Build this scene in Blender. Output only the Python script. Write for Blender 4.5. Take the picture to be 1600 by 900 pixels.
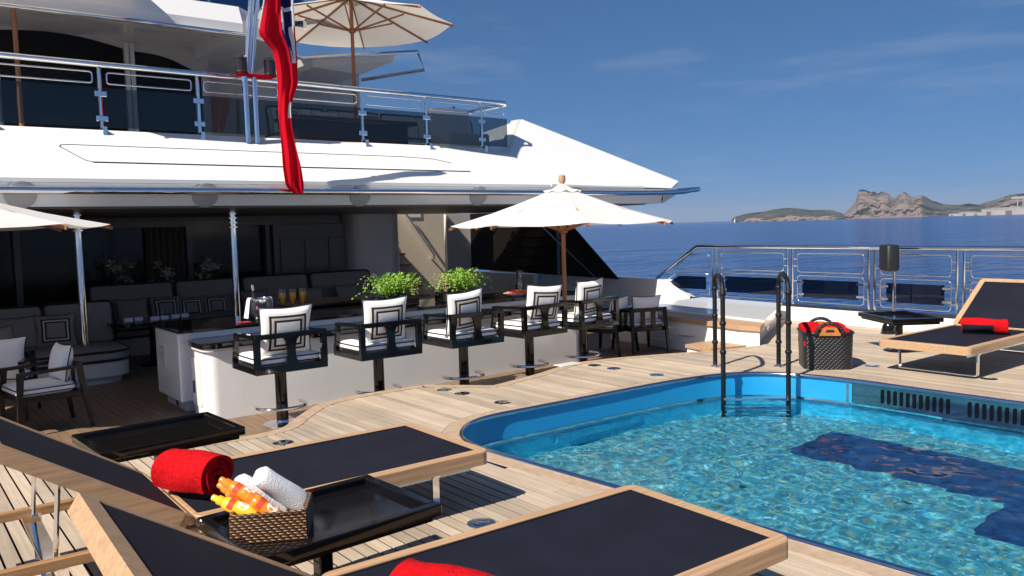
import bpy, math, random
from mathutils import Vector, Matrix
random.seed(7)
rad = math.radians
S = bpy.context.scene
for o in list(bpy.data.objects): bpy.data.objects.remove(o)
C = S.collection

# ------------------------------------------------------------------ camera
F, ROLL, H0, CZ, AZ = 1270.0, rad(1.564), 354.2, 1.75, rad(51.8)
PITCH = math.atan((450 - H0) * math.cos(ROLL) / F)
_f0 = Vector((math.cos(AZ), math.sin(AZ), 0)); _up = Vector((0, 0, 1)); _r0 = _f0.cross(_up)
_f = _f0 * math.cos(PITCH) - _up * math.sin(PITCH)
_u = _up * math.cos(PITCH) + _f0 * math.sin(PITCH)
_r = _r0 * math.cos(ROLL) - _u * math.sin(ROLL)
_u = _u * math.cos(ROLL) + _r0 * math.sin(ROLL)
cam_d = bpy.data.cameras.new('camera'); cam = bpy.data.objects.new('camera', cam_d); C.objects.link(cam)
cam.matrix_world = Matrix(((_r.x, _u.x, -_f.x, 0), (_r.y, _u.y, -_f.y, 0), (_r.z, _u.z, -_f.z, CZ), (0, 0, 0, 1)))
cam_d.sensor_width = 36; cam_d.lens = 36 * F / 1600; cam_d.clip_start = 0.05; cam_d.clip_end = 100000
S.camera = cam

# ------------------------------------------------------------------ sky, sun, exposure
SUN_EL, SUN_DX, SUN_DY = rad(45), 1.0, 0.19          # light travels towards +X, slightly forward
W = bpy.data.worlds.new('World'); S.world = W; W.use_nodes = True
nt = W.node_tree; N = nt.nodes; L = nt.links
bg = N['Background']; bg.inputs[1].default_value = 0.054
sky = N.new('ShaderNodeTexSky'); sky.sky_type = 'NISHITA'; sky.sun_disc = False
sky.sun_elevation = SUN_EL
sky.sun_rotation = math.atan2(-SUN_DX, -SUN_DY)
sky.air_density = 1.0; sky.dust_density = 0.2; sky.ozone_density = 2.0
tc = N.new('ShaderNodeTexCoord'); mp = N.new('ShaderNodeMapping')
mp.inputs['Rotation'].default_value = (0, 0, -AZ - 0.2); mp.inputs['Scale'].default_value = (2.2, 1.5, 11.0)
nz = N.new('ShaderNodeTexNoise'); nz.inputs['Scale'].default_value = 1.6; nz.inputs['Detail'].default_value = 8; nz.inputs['Roughness'].default_value = 0.62
rp = N.new('ShaderNodeValToRGB'); rp.color_ramp.elements[0].position = 0.53; rp.color_ramp.elements[1].position = 0.9
rp.color_ramp.elements[1].color = (0.30, 0.30, 0.30, 1)
mx = N.new('ShaderNodeMix'); mx.data_type = 'RGBA'; mx.inputs[7].default_value = (7.5, 8.0, 8.6, 1)
L.new(tc.outputs['Generated'], mp.inputs[0]); L.new(mp.outputs[0], nz.inputs['Vector']); L.new(nz.outputs[0], rp.inputs[0])
va = N.new('ShaderNodeVectorMath'); va.operation = 'ADD'; va.inputs[1].default_value = (0, 0, 0.16); vn = N.new('ShaderNodeVectorMath'); vn.operation = 'NORMALIZE'
L.new(tc.outputs['Generated'], va.inputs[0]); L.new(va.outputs[0], vn.inputs[0]); L.new(vn.outputs[0], sky.inputs[0])
tn = N.new('ShaderNodeMix'); tn.data_type = 'RGBA'; tn.blend_type = 'MULTIPLY'; tn.inputs[0].default_value = 1; tn.inputs[7].default_value = (0.45, 0.80, 1.10, 1); L.new(sky.outputs[0], tn.inputs[6])
L.new(rp.outputs[0], mx.inputs[0]); L.new(tn.outputs[2], mx.inputs[6]); L.new(mx.outputs[2], bg.inputs[0])
sd = bpy.data.lights.new('sun', 'SUN'); sd.energy = 5.0; sd.angle = rad(0.53); sd.color = (1.0, 0.93, 0.83)
sd.cycles.is_caustics_light = True
sun = bpy.data.objects.new('sun', sd); C.objects.link(sun); sun.location = (-20, 0, 30)
_d = Vector((SUN_DX, SUN_DY, 0)).normalized() * math.cos(SUN_EL) + Vector((0, 0, -math.sin(SUN_EL)))
sun.rotation_euler = _d.to_track_quat('-Z', 'Y').to_euler()
S.view_settings.view_transform = 'Standard'; S.view_settings.look = 'None'
S.view_settings.gamma = 1; S.view_settings.exposure = 0.66; S.view_settings.use_curve_mapping = False

# ------------------------------------------------------------------ materials
M = {}
def _p(n): return n.node_tree.nodes['Principled BSDF']
def mat(name, col, rough=0.5, metal=0.0, coat=0.0, var=0.0, vscale=(8, 8, 8), bump=0.0, bscale=60, rnd=0.0, spec=None, trans=0.0, sheen=0.0, col2=None, detail=4, coords='Object'):
    m = bpy.data.materials.new(name); m.use_nodes = True; M[name] = m
    nt = m.node_tree; p = _p(m); N = nt.nodes; L = nt.links
    p.inputs['Base Color'].default_value = (*col, 1); p.inputs['Roughness'].default_value = rough
    p.inputs['Metallic'].default_value = metal; p.inputs['Coat Weight'].default_value = coat; p.inputs['Coat Roughness'].default_value = 0.05
    if spec is not None: p.inputs['Specular IOR Level'].default_value = spec
    if trans: p.inputs['Transmission Weight'].default_value = trans
    if sheen: p.inputs['Sheen Weight'].default_value = sheen; p.inputs['Sheen Roughness'].default_value = 0.5
    tc = N.new('ShaderNodeTexCoord')
    src = tc.outputs[coords]
    if var or col2:
        mp = N.new('ShaderNodeMapping'); mp.inputs['Scale'].default_value = vscale; L.new(src, mp.inputs[0])
        n = N.new('ShaderNodeTexNoise'); n.inputs['Scale'].default_value = 1; n.inputs['Detail'].default_value = detail; L.new(mp.outputs[0], n.inputs['Vector'])
        mixn = N.new('ShaderNodeMix'); mixn.data_type = 'RGBA'
        a = tuple(c * (1 - var) for c in col); b = tuple(min(1, c * (1 + var)) for c in col)
        if col2: a, b = col, col2
        mixn.inputs[6].default_value = (*a, 1); mixn.inputs[7].default_value = (*b, 1)
        r = N.new('ShaderNodeMapRange'); r.inputs[1].default_value = 0.3; r.inputs[2].default_value = 0.7; L.new(n.outputs[0], r.inputs[0]); L.new(r.outputs[0], mixn.inputs[0])
        out = mixn.outputs[2]
        if rnd:
            oi = N.new('ShaderNodeObjectInfo'); hs = N.new('ShaderNodeHueSaturation')
            mr = N.new('ShaderNodeMapRange'); mr.inputs[3].default_value = 1 - rnd; mr.inputs[4].default_value = 1 + rnd
            L.new(oi.outputs['Random'], mr.inputs[0]); L.new(mr.outputs[0], hs.inputs['Value']); L.new(out, hs.inputs['Color']); out = hs.outputs[0]
        L.new(out, p.inputs['Base Color'])
    if bump:
        n2 = N.new('ShaderNodeTexNoise'); n2.inputs['Scale'].default_value = bscale; n2.inputs['Detail'].default_value = 3; L.new(src, n2.inputs['Vector'])
        b = N.new('ShaderNodeBump'); b.inputs['Strength'].default_value = bump; b.inputs['Distance'].default_value = 0.01
        L.new(n2.outputs[0], b.inputs['Height']); L.new(b.outputs[0], p.inputs['Normal'])
    return m
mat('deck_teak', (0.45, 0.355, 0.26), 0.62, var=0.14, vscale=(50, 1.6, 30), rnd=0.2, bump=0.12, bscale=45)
m = M['deck_teak']; N = m.node_tree.nodes; L = m.node_tree.links; p = _p(m); lk = p.inputs['Base Color'].links[0].from_socket
tc = N.new('ShaderNodeTexCoord'); n1 = N.new('ShaderNodeTexNoise'); n1.inputs['Scale'].default_value = 1.1; n1.inputs['Detail'].default_value = 6; n1.inputs['Roughness'].default_value = .65; L.new(tc.outputs['Object'], n1.inputs['Vector'])
r = N.new('ShaderNodeMapRange'); r.inputs[1].default_value = .38; r.inputs[2].default_value = .68; L.new(n1.outputs[0], r.inputs[0])
cm = N.new('ShaderNodeMix'); cm.data_type = 'RGBA'; cm.blend_type = 'MULTIPLY'; cm.inputs[7].default_value = (.78, .80, .82, 1); L.new(r.outputs[0], cm.inputs[0]); L.new(lk, cm.inputs[6]); L.new(cm.outputs[2], p.inputs['Base Color'])
mat('bar_deck_teak_shaded', (0.20, 0.125, 0.075), 0.5, var=0.25, vscale=(60, 2.2, 30), bump=0.1, bscale=45)  # teak darkened so its colour carries the shade under the overhang
mat('deck_margin', (0.40, 0.285, 0.19), 0.6, var=0.16, vscale=(14, 14, 14), bump=0.1, bscale=40)
mat('oiled_teak', (0.34, 0.185, 0.082), 0.42, var=0.3, vscale=(2.5, 60, 60), bump=0.08, bscale=50)
mat('pale_teak', (0.43, 0.265, 0.145), 0.5, var=0.2, vscale=(2.5, 60, 60), bump=0.08, bscale=50)
mat('pole_teak', (0.30, 0.115, 0.04), 0.38, var=0.25, vscale=(40, 40, 2), bump=0.05)
mat('caulk', (0.012, 0.011, 0.011), 0.7, var=0.2)
mat('gelcoat', (0.80, 0.785, 0.755), 0.22, coat=0.5, var=0.025, vscale=(0.7, 0.7, 0.7))
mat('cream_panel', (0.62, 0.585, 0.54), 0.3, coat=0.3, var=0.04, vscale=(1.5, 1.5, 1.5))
mat('joinery_shaded', (0.09, 0.078, 0.068), 0.4, coat=0.2, var=0.1)  # base colour lowered to deepen the interior shade
mat('stair_cream', (0.66, 0.56, 0.42), 0.5, var=0.04)
mat('ceiling_shaded', (0.16, 0.15, 0.14), 0.45, var=0.05)  # ceiling tone cut down, interior shade put into the colour
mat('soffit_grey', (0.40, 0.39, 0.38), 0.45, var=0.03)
mat('black_lacquer', (0.006, 0.005, 0.005), 0.06, coat=0.0, spec=0.45, var=0.2, vscale=(5, 5, 5))
mat('black_wood', (0.010, 0.007, 0.006), 0.22, coat=0.0, spec=0.4, var=0.3, vscale=(4, 40, 40))
mat('dark_mahogany', (0.035, 0.014, 0.009), 0.25, coat=0.3, var=0.3, vscale=(3, 30, 30))
mat('steel', (0.82, 0.82, 0.83), 0.09, 1.0, var=0.05)
mat('brushed_steel', (0.42, 0.50, 0.53), 0.22, 1.0, var=0.18, vscale=(2, 2, 30))
mat('pool_steel', (0.30, 0.40, 0.43), 0.09, 1.0, var=0.15, vscale=(2, 3, 12), bump=0.05, bscale=6)
mat('pool_coping_steel', (0.55, 0.58, 0.66), 0.14, 1.0, var=0.05)
mat('sling', (0.007, 0.0075, 0.016), 0.8, spec=0.22, var=0.25, vscale=(3, 3, 3), bump=0.25, bscale=420)
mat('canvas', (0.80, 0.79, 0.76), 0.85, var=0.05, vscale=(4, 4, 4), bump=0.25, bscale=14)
mat('sofa_fabric_shaded', (0.27, 0.24, 0.215), 0.9, var=0.06, bump=0.2, bscale=16)  # pale fabric toned down, shade under the overhang is in the colour
mat('beige_fabric', (0.56, 0.50, 0.44), 0.9, var=0.06, bump=0.2, bscale=20)
mat('black_fabric', (0.014, 0.012, 0.012), 0.85, var=0.2, bump=0.3, bscale=180)
mat('red_towel', (0.52, 0.006, 0.010), 1.0, var=0.22, vscale=(45, 45, 45), bump=1.0, bscale=170, spec=0.1)
mat('white_towel', (0.82, 0.82, 0.83), 0.95, var=0.05, bump=0.9, bscale=190, sheen=0.2)
mat('badge_gold', (0.55, 0.42, 0.14), 0.7, var=0.3, vscale=(40, 40, 40))
mat('rubber', (0.007, 0.007, 0.008), 0.45, spec=0.35, var=0.3, bump=0.4, bscale=150)
mat('matte_black', (0.01, 0.01, 0.011), 0.5, var=0.2)
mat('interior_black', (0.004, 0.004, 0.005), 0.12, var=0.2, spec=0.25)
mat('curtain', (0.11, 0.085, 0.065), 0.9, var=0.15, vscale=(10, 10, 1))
mat('pool_blue', (0.012, 0.27, 0.56), 0.25, coat=0.3, var=0.05, vscale=(2, 2, 2))
mat('orange_plastic', (0.85, 0.22, 0.015), 0.3, coat=0.3, var=0.06)
mat('yellow_plastic', (0.88, 0.50, 0.02), 0.3, coat=0.3, var=0.06)
mat('label_red', (0.65, 0.07, 0.03), 0.4, var=0.1)
mat('label_white', (0.8, 0.78, 0.72), 0.4, var=0.05)
mat('leather_tan', (0.45, 0.15, 0.025), 0.5, var=0.15, bump=0.2)
mat('fern', (0.24, 0.42, 0.04), 0.5, var=0.45, vscale=(14, 14, 14))
mat('dark_leaf', (0.02, 0.07, 0.015), 0.5, var=0.4, vscale=(14, 14, 14))
mat('hydrangea', (0.34, 0.24, 0.12), 0.8, var=0.4, vscale=(50, 50, 50))
mat('petal_white', (0.55, 0.53, 0.45), 0.7, var=0.2, vscale=(9, 9, 9))
mat('strawberry', (0.6, 0.035, 0.02), 0.35, var=0.5, vscale=(40, 40, 40))
mat('melon', (0.75, 0.32, 0.10), 0.45, var=0.3, vscale=(40, 40, 40))
mat('porcelain', (0.78, 0.74, 0.74), 0.15, coat=0.4, var=0.03)
mat('bubbly', (0.80, 0.40, 0.04), 0.15, var=0.25, vscale=(40, 40, 40))
mat('linen', (0.72, 0.70, 0.80), 0.9, var=0.06, bump=0.3, bscale=60)
mat('lemon', (0.75, 0.60, 0.08), 0.5, var=0.2, vscale=(30, 30, 30))
mat('lamp_glass', (0.03, 0.02, 0.02), 0.08, coat=0.5, var=0.2)
mat('shed_white', (0.34, 0.30, 0.27), 0.8, var=0.12, vscale=(.05, .05, .05))
mat('coral', (0.35, 0.015, 0.02), 0.6, var=0.2)

def nodes_mat(name):
    m = bpy.data.materials.new(name); m.use_nodes = True; M[name] = m
    for n in list(m.node_tree.nodes):
        if n.type != 'OUTPUT_MATERIAL': m.node_tree.nodes.remove(n)
    return m, m.node_tree.nodes, m.node_tree.links, m.node_tree.nodes['Material Output']
def tinted(name, tint, ior=1.5, gl=0.02, glc=(1, 1, 1)):
    m, N, L, out = nodes_mat(name)
    t = N.new('ShaderNodeBsdfTransparent'); g = N.new('ShaderNodeBsdfGlossy'); fr = N.new('ShaderNodeFresnel'); mx = N.new('ShaderNodeMixShader')
    nzz = N.new('ShaderNodeTexNoise'); nzz.inputs['Scale'].default_value = 0.7
    cm = N.new('ShaderNodeMix'); cm.data_type = 'RGBA'; cm.inputs[6].default_value = (*[c * .92 for c in tint], 1); cm.inputs[7].default_value = (*tint, 1)
    L.new(nzz.outputs[0], cm.inputs[0]); L.new(cm.outputs[2], t.inputs[0])
    g.inputs['Roughness'].default_value = gl; g.inputs['Color'].default_value = (*glc, 1); fr.inputs[0].default_value = ior
    L.new(fr.outputs[0], mx.inputs[0]); L.new(t.outputs[0], mx.inputs[1]); L.new(g.outputs[0], mx.inputs[2]); L.new(mx.outputs[0], out.inputs[0])
tinted('rail_glass', (0.50, 0.53, 0.54)); tinted('sea_rail_glass', (0.24, 0.27, 0.33)); tinted('clear_glass', (0.93, 0.95, 0.95)); tinted('upper_glass', (0.25, 0.36, 0.5))
tinted('screen_glass', (0.06, 0.13, 0.26), 1.5)
# umbrella canvas lets some sun through
m, N, L, out = nodes_mat('umbrella_canvas')
d = N.new('ShaderNodeBsdfDiffuse'); t = N.new('ShaderNodeBsdfTranslucent'); mx = N.new('ShaderNodeMixShader'); nn = N.new('ShaderNodeTexNoise'); nn.inputs['Scale'].default_value = 3
cm = N.new('ShaderNodeMix'); cm.data_type = 'RGBA'; cm.inputs[6].default_value = (.74, .73, .71, 1); cm.inputs[7].default_value = (.82, .81, .79, 1)
L.new(nn.outputs[0], cm.inputs[0]); L.new(cm.outputs[2], d.inputs[0]); t.inputs[0].default_value = (.75, .66, .54, 1)
mx.inputs[0].default_value = 0.32; L.new(d.outputs[0], mx.inputs[1]); L.new(t.outputs[0], mx.inputs[2]); L.new(mx.outputs[0], out.inputs[0])
# bunting lets light through
def cloth(name, col):
    m, N, L, out = nodes_mat(name); d = N.new('ShaderNodeBsdfDiffuse'); t = N.new('ShaderNodeBsdfTranslucent'); mx = N.new('ShaderNodeMixShader'); mx.inputs[0].default_value = .4
    nn = N.new('ShaderNodeTexNoise'); nn.inputs['Scale'].default_value = 6; cm = N.new('ShaderNodeMix'); cm.data_type = 'RGBA'; cm.inputs[6].default_value = (*[c * .85 for c in col], 1); cm.inputs[7].default_value = (*col, 1); L.new(nn.outputs[0], cm.inputs[0])
    wv = N.new('ShaderNodeTexNoise'); wv.inputs['Scale'].default_value = 9; bb = N.new('ShaderNodeBump'); bb.inputs['Strength'].default_value = .5; bb.inputs['Distance'].default_value = .03; L.new(wv.outputs[0], bb.inputs['Height']); L.new(bb.outputs[0], d.inputs['Normal'])
    L.new(cm.outputs[2], d.inputs[0]); L.new(cm.outputs[2], t.inputs[0]); L.new(d.outputs[0], mx.inputs[1]); L.new(t.outputs[0], mx.inputs[2]); L.new(mx.outputs[0], out.inputs[0])
cloth('flag_red', (.68, .010, .028)); cloth('flag_blue', (.025, .025, .11)); cloth('flag_white', (.78, .78, .79))
# woven wicker
def wicker(name, c1, c2, sc):
    m = mat(name, c1, 0.4); N = m.node_tree.nodes; L = m.node_tree.links; p = _p(m)
    tc = N.new('ShaderNodeTexCoord'); w1 = N.new('ShaderNodeTexWave'); w1.wave_type = 'BANDS'; w1.bands_direction = 'Z'; w1.inputs['Scale'].default_value = sc; w1.inputs['Distortion'].default_value = 0.6
    w2 = N.new('ShaderNodeTexWave'); w2.bands_direction = 'DIAGONAL'; w2.inputs['Scale'].default_value = sc * 0.8; w2.inputs['Distortion'].default_value = 0.5
    for w in (w1, w2): L.new(tc.outputs['Object'], w.inputs[0])
    mu = N.new('ShaderNodeMath'); mu.operation = 'MULTIPLY'; L.new(w1.outputs[1], mu.inputs[0]); L.new(w2.outputs[1], mu.inputs[1])
    cm = N.new('ShaderNodeMix'); cm.data_type = 'RGBA'; cm.inputs[6].default_value = (*c1, 1); cm.inputs[7].default_value = (*c2, 1); L.new(mu.outputs[0], cm.inputs[0]); L.new(cm.outputs[2], p.inputs['Base Color'])
    b = N.new('ShaderNodeBump'); b.inputs['Strength'].default_value = 0.9; b.inputs['Distance'].default_value = 0.006; L.new(mu.outputs[0], b.inputs['Height']); L.new(b.outputs[0], p.inputs['Normal'])
wicker('black_wicker', (0.008, 0.008, 0.009), (0.03, 0.03, 0.034), 16); wicker('brown_wicker', (0.03, 0.012, 0.006), (0.38, 0.19, 0.06), 26)
# mosaic pool tiles
def mosaic(name, cols, sc):
    m = mat(name, cols[0], 0.35); N = m.node_tree.nodes; L = m.node_tree.links; p = _p(m)
    tc = N.new('ShaderNodeTexCoord'); nzz = N.new('ShaderNodeTexNoise'); nzz.inputs['Scale'].default_value = 5
    ad = N.new('ShaderNodeVectorMath'); ad.operation = 'MULTIPLY_ADD'; ad.inputs[1].default_value = (.12, .12, .12)
    L.new(tc.outputs['Object'], nzz.inputs['Vector']); L.new(nzz.outputs['Color'], ad.inputs[0]); L.new(tc.outputs['Object'], ad.inputs[2])
    v = N.new('ShaderNodeTexVoronoi'); v.inputs['Scale'].default_value = sc; v.inputs['Randomness'].default_value = 0.75; L.new(ad.outputs[0], v.inputs['Vector'])
    s = N.new('ShaderNodeSeparateColor'); L.new(v.outputs['Color'], s.inputs[0])
    r = N.new('ShaderNodeValToRGB'); r.color_ramp.interpolation = 'CONSTANT'; e = r.color_ramp.elements
    e[0].position = 0; e[0].color = (*cols[0], 1); e[1].position = 1 / len(cols); e[1].color = (*cols[1], 1)
    for i, c in enumerate(cols[2:]): x = e.new((i + 2) / len(cols)); x.color = (*c, 1)
    L.new(s.outputs[0], r.inputs[0]); L.new(r.outputs[0], p.inputs['Base Color'])
mosaic('pool_mosaic', [(.05, .25, .35), (.07, .30, .38), (.03, .19, .30), (.12, .40, .46), (.05, .23, .26), (.10, .28, .26), (.04, .23, .37), (.20, .31, .22), (.05, .28, .41), (.20, .46, .54), (.04, .19, .25), (.06, .30, .40)], 36)
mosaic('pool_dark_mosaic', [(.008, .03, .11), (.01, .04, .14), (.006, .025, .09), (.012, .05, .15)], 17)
mosaic('pool_wall_mosaic', [(.03, .50, .78), (.05, .56, .82), (.03, .46, .76), (.08, .60, .84)], 17)
# pool water: partly bent, partly straight view of the floor, sky reflection on ripples
m, N, L, out = nodes_mat('pool_water')
t = N.new('ShaderNodeBsdfTransparent'); t.inputs[0].default_value = (.88, .98, .99, 1); rf = N.new('ShaderNodeBsdfRefraction'); rf.inputs['IOR'].default_value = 1.25; rf.inputs['Roughness'].default_value = 0; rf.inputs[0].default_value = (.85, .97, .99, 1)
g = N.new('ShaderNodeBsdfGlossy'); g.inputs['Roughness'].default_value = 0.01; fr = N.new('ShaderNodeFresnel'); fr.inputs[0].default_value = 1.33
a = N.new('ShaderNodeMixShader'); a.inputs[0].default_value = 1.0; b = N.new('ShaderNodeMixShader')
tc = N.new('ShaderNodeTexCoord')
def ripple(sc, det, st, di, qs):
    mpn = N.new('ShaderNodeMapping'); mpn.inputs['Rotation'].default_value = (0, 0, .6); mpn.inputs['Scale'].default_value = (1, 1.7, 1); L.new(tc.outputs['Object'], mpn.inputs[0])
    n1 = N.new('ShaderNodeTexNoise'); n1.inputs['Scale'].default_value = sc; n1.inputs['Detail'].default_value = det; n1.inputs['Distortion'].default_value = 0.5
    bu = N.new('ShaderNodeBump'); bu.inputs['Strength'].default_value = st; bu.inputs['Distance'].default_value = di
    L.new(mpn.outputs[0], n1.inputs['Vector']); L.new(n1.outputs[0], bu.inputs['Height'])
    for q in qs: L.new(bu.outputs[0], q.inputs['Normal'])
pass
L.new(t.outputs[0], a.inputs[1]); L.new(rf.outputs[0], a.inputs[2]); L.new(fr.outputs[0], b.inputs[0]); L.new(a.outputs[0], b.inputs[1]); L.new(g.outputs[0], b.inputs[2]); L.new(b.outputs[0], out.inputs[0])
# sea
m = mat('sea_water', (0.001, 0.055, 0.22), 0.1, spec=0.16); N = m.node_tree.nodes; L = m.node_tree.links; p = _p(m)
tc = N.new('ShaderNodeTexCoord'); hs = []
for sc, w in ((0.03, 8.0), (0.22, 2.6), (0.9, 0.9)):
    mpn = N.new('ShaderNodeMapping'); mpn.inputs['Rotation'].default_value = (0, 0, .5); mpn.inputs['Scale'].default_value = (sc, sc * 2.2, sc)
    n1 = N.new('ShaderNodeTexNoise'); n1.inputs['Scale'].default_value = 1; n1.inputs['Detail'].default_value = 4; L.new(tc.outputs['Object'], mpn.inputs[0]); L.new(mpn.outputs[0], n1.inputs['Vector'])
    mu = N.new('ShaderNodeMath'); mu.operation = 'MULTIPLY'; mu.inputs[1].default_value = w; L.new(n1.outputs[0], mu.inputs[0]); hs.append(mu)
a1 = N.new('ShaderNodeMath'); L.new(hs[0].outputs[0], a1.inputs[0]); L.new(hs[1].outputs[0], a1.inputs[1])
a2 = N.new('ShaderNodeMath'); L.new(a1.outputs[0], a2.inputs[0]); L.new(hs[2].outputs[0], a2.inputs[1])
bu = N.new('ShaderNodeBump'); bu.inputs['Strength'].default_value = 1.0; bu.inputs['Distance'].default_value = 1.6; L.new(a2.outputs[0], bu.inputs['Height']); L.new(bu.outputs[0], p.inputs['Normal'])
# headland rock with scrub
m = mat('headland_rock', (0.2, 0.15, 0.11), 0.95); N = m.node_tree.nodes; L = m.node_tree.links; p = _p(m)
tc = N.new('ShaderNodeTexCoord'); n1 = N.new('ShaderNodeTexNoise'); n1.inputs['Scale'].default_value = 0.022; n1.inputs['Detail'].default_value = 9; n1.inputs['Roughness'].default_value = .65
L.new(tc.outputs['Object'], n1.inputs['Vector'])
r = N.new('ShaderNodeValToRGB'); e = r.color_ramp.elements; e[0].position = .44; e[0].color = (.022, .028, .016, 1); e[1].position = .58; e[1].color = (.20, .14, .11, 1)
at_ = N.new('ShaderNodeAttribute'); at_.attribute_name = 'rocky'; ad = N.new('ShaderNodeMath'); L.new(n1.outputs[0], ad.inputs[0]); L.new(at_.outputs['Fac'], ad.inputs[1]); L.new(ad.outputs[0], r.inputs[0]); L.new(r.outputs[0], p.inputs['Base Color'])

# ------------------------------------------------------------------ mesh helpers
class MB:
    def __init__(s): s.v = []; s.f = []; s.mi = []; s.cur = 0
    def add(s, vs, fs):
        o = len(s.v); s.v += [tuple(v) for v in vs]; s.f += [tuple(i + o for i in f) for f in fs]; s.mi += [s.cur] * len(fs); return s
    def box(s, x0, x1, y0, y1, z0, z1, c=0.0):
        if c <= 0:
            vs = [(x, y, z) for z in (z0, z1) for y in (y0, y1) for x in (x0, x1)]
            return s.add(vs, [(0, 2, 3, 1), (4, 5, 7, 6), (0, 1, 5, 4), (2, 6, 7, 3), (0, 4, 6, 2), (1, 3, 7, 5)])
        c = min(c, (x1 - x0) * .45, (y1 - y0) * .45, (z1 - z0) * .45)
        cx, cy, cz = (x0 + x1) / 2, (y0 + y1) / 2, (z0 + z1) / 2; hx, hy, hz = (x1 - x0) / 2, (y1 - y0) / 2, (z1 - z0) / 2
        vs = []; ix = {}
        for a in (-1, 1):
            for b in (-1, 1):
                for d in (-1, 1):
                    for k, (dx, dy, dz) in enumerate(((0, c, c), (c, 0, c), (c, c, 0))):
                        ix[(a, b, d, k)] = len(vs); vs.append((cx + a * (hx - dx), cy + b * (hy - dy), cz + d * (hz - dz)))
        fs = []
        for a in (-1, 1):
            q = [ix[(a, b, d, 0)] for b, d in ((-1, -1), (1, -1), (1, 1), (-1, 1))]; fs.append(q if a > 0 else q[::-1])
            q = [ix[(b, a, d, 1)] for b, d in ((-1, -1), (1, -1), (1, 1), (-1, 1))]; fs.append(q[::-1] if a > 0 else q)
            q = [ix[(b, d, a, 2)] for b, d in ((-1, -1), (1, -1), (1, 1), (-1, 1))]; fs.append(q if a > 0 else q[::-1])
        for a in (-1, 1):
            for b in (-1, 1):
                q = [ix[(a, b, -1, 0)], ix[(a, b, 1, 0)], ix[(a, b, 1, 1)], ix[(a, b, -1, 1)]]; fs.append(q if a * b < 0 else q[::-1])
                q = [ix[(a, -1, b, 0)], ix[(a, 1, b, 0)], ix[(a, 1, b, 2)], ix[(a, -1, b, 2)]]; fs.append(q if a * b > 0 else q[::-1])
                q = [ix[(-1, a, b, 1)], ix[(1, a, b, 1)], ix[(1, a, b, 2)], ix[(-1, a, b, 2)]]; fs.append(q if a * b < 0 else q[::-1])
                for d in (-1, 1):
                    q = [ix[(a, b, d, k)] for k in range(3)]; fs.append(q if a * b * d > 0 else q[::-1])
        return s.add(vs, fs)
    def bar(s, p, q, w, h, up=(0, 0, 1), w2=None, h2=None):
        p = Vector(p); q = Vector(q); d = (q - p).normalized(); up = Vector(up)
        if abs(d.dot(up)) > .98: up = Vector((0, 1, 0))
        r = d.cross(up).normalized(); u = r.cross(d); vs = []
        for P, ww, hh in ((p, w, h), (q, w2 or w, h2 or h)):
            for a, b in ((-1, -1), (1, -1), (1, 1), (-1, 1)): vs.append(P + r * a * ww / 2 + u * b * hh / 2)
        return s.add(vs, [(0, 1, 2, 3), (7, 6, 5, 4), (0, 4, 5, 1), (1, 5, 6, 2), (2, 6, 7, 3), (3, 7, 4, 0)])
    def tube(s, pts, r, n=8, closed=False, cap=True):
        pts = [Vector(p) for p in pts]; m_ = len(pts); rr = r if isinstance(r, (list, tuple)) else [r] * m_; vs = []; fs = []; pu = None
        for i, P in enumerate(pts):
            a = pts[(i - 1) % m_] if (closed or i > 0) else P; b = pts[(i + 1) % m_] if (closed or i < m_ - 1) else P
            d = (b - a).normalized()
            if pu is None: u = Vector((0, 0, 1)) if abs(d.z) < .9 else Vector((1, 0, 0))
            else: u = pu
            u = (u - d * u.dot(d)).normalized(); w = d.cross(u); pu = u
            for k in range(n): t = 2 * math.pi * k / n; vs.append(P + (u * math.cos(t) + w * math.sin(t)) * rr[i])
        for i in range(m_ if closed else m_ - 1):
            j = (i + 1) % m_
            for k in range(n): l = (k + 1) % n; fs.append((i * n + k, i * n + l, j * n + l, j * n + k))
        if cap and not closed: fs += [tuple(range(n))[::-1], tuple((m_ - 1) * n + k for k in range(n))]
        return s.add(vs, fs)
    def lathe(s, prof, c=(0, 0, 0), n=20, sx=1, sy=1):
        vs = []; fs = []
        for r, z in prof:
            for k in range(n): t = 2 * math.pi * k / n; vs.append((c[0] + r * sx * math.cos(t), c[1] + r * sy * math.sin(t), c[2] + z))
        for i in range(len(prof) - 1):
            for k in range(n): l = (k + 1) % n; fs.append((i * n + k, i * n + l, (i + 1) * n + l, (i + 1) * n + k))
        if prof[0][0] > 1e-4: fs.append(tuple(range(n))[::-1])
        if prof[-1][0] > 1e-4: fs.append(tuple((len(prof) - 1) * n + k for k in range(n)))
        return s.add(vs, fs)
    def prism(s, poly, z0, z1, axis='z'):
        n = len(poly); m_ = {'z': lambda a, b, c: (a, b, c), 'y': lambda a, b, c: (a, c, b), 'x': lambda a, b, c: (c, a, b)}[axis]
        vs = [m_(a, b, z0) for a, b in poly] + [m_(a, b, z1) for a, b in poly]
        return s.add(vs, [tuple(range(n))[::-1], tuple(range(n, 2 * n))] + [(i, (i + 1) % n, (i + 1) % n + n, i + n) for i in range(n)])
    def grid(s, fn, nu, nv, cu=False, flip=False, mfn=None):
        vs = [fn(i / nu, j / nv) for j in range(nv + 1) for i in range(nu + 1)]; o = len(s.v); s.v += [tuple(v) for v in vs]
        for j in range(nv):
            for i in range(nu):
                q = (o + j * (nu + 1) + i, o + j * (nu + 1) + i + 1, o + (j + 1) * (nu + 1) + i + 1, o + (j + 1) * (nu + 1) + i)
                s.f.append(q[::-1] if flip else q); s.mi.append(mfn((i + .5) / nu, (j + .5) / nv) if mfn else s.cur)
        return s
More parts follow.
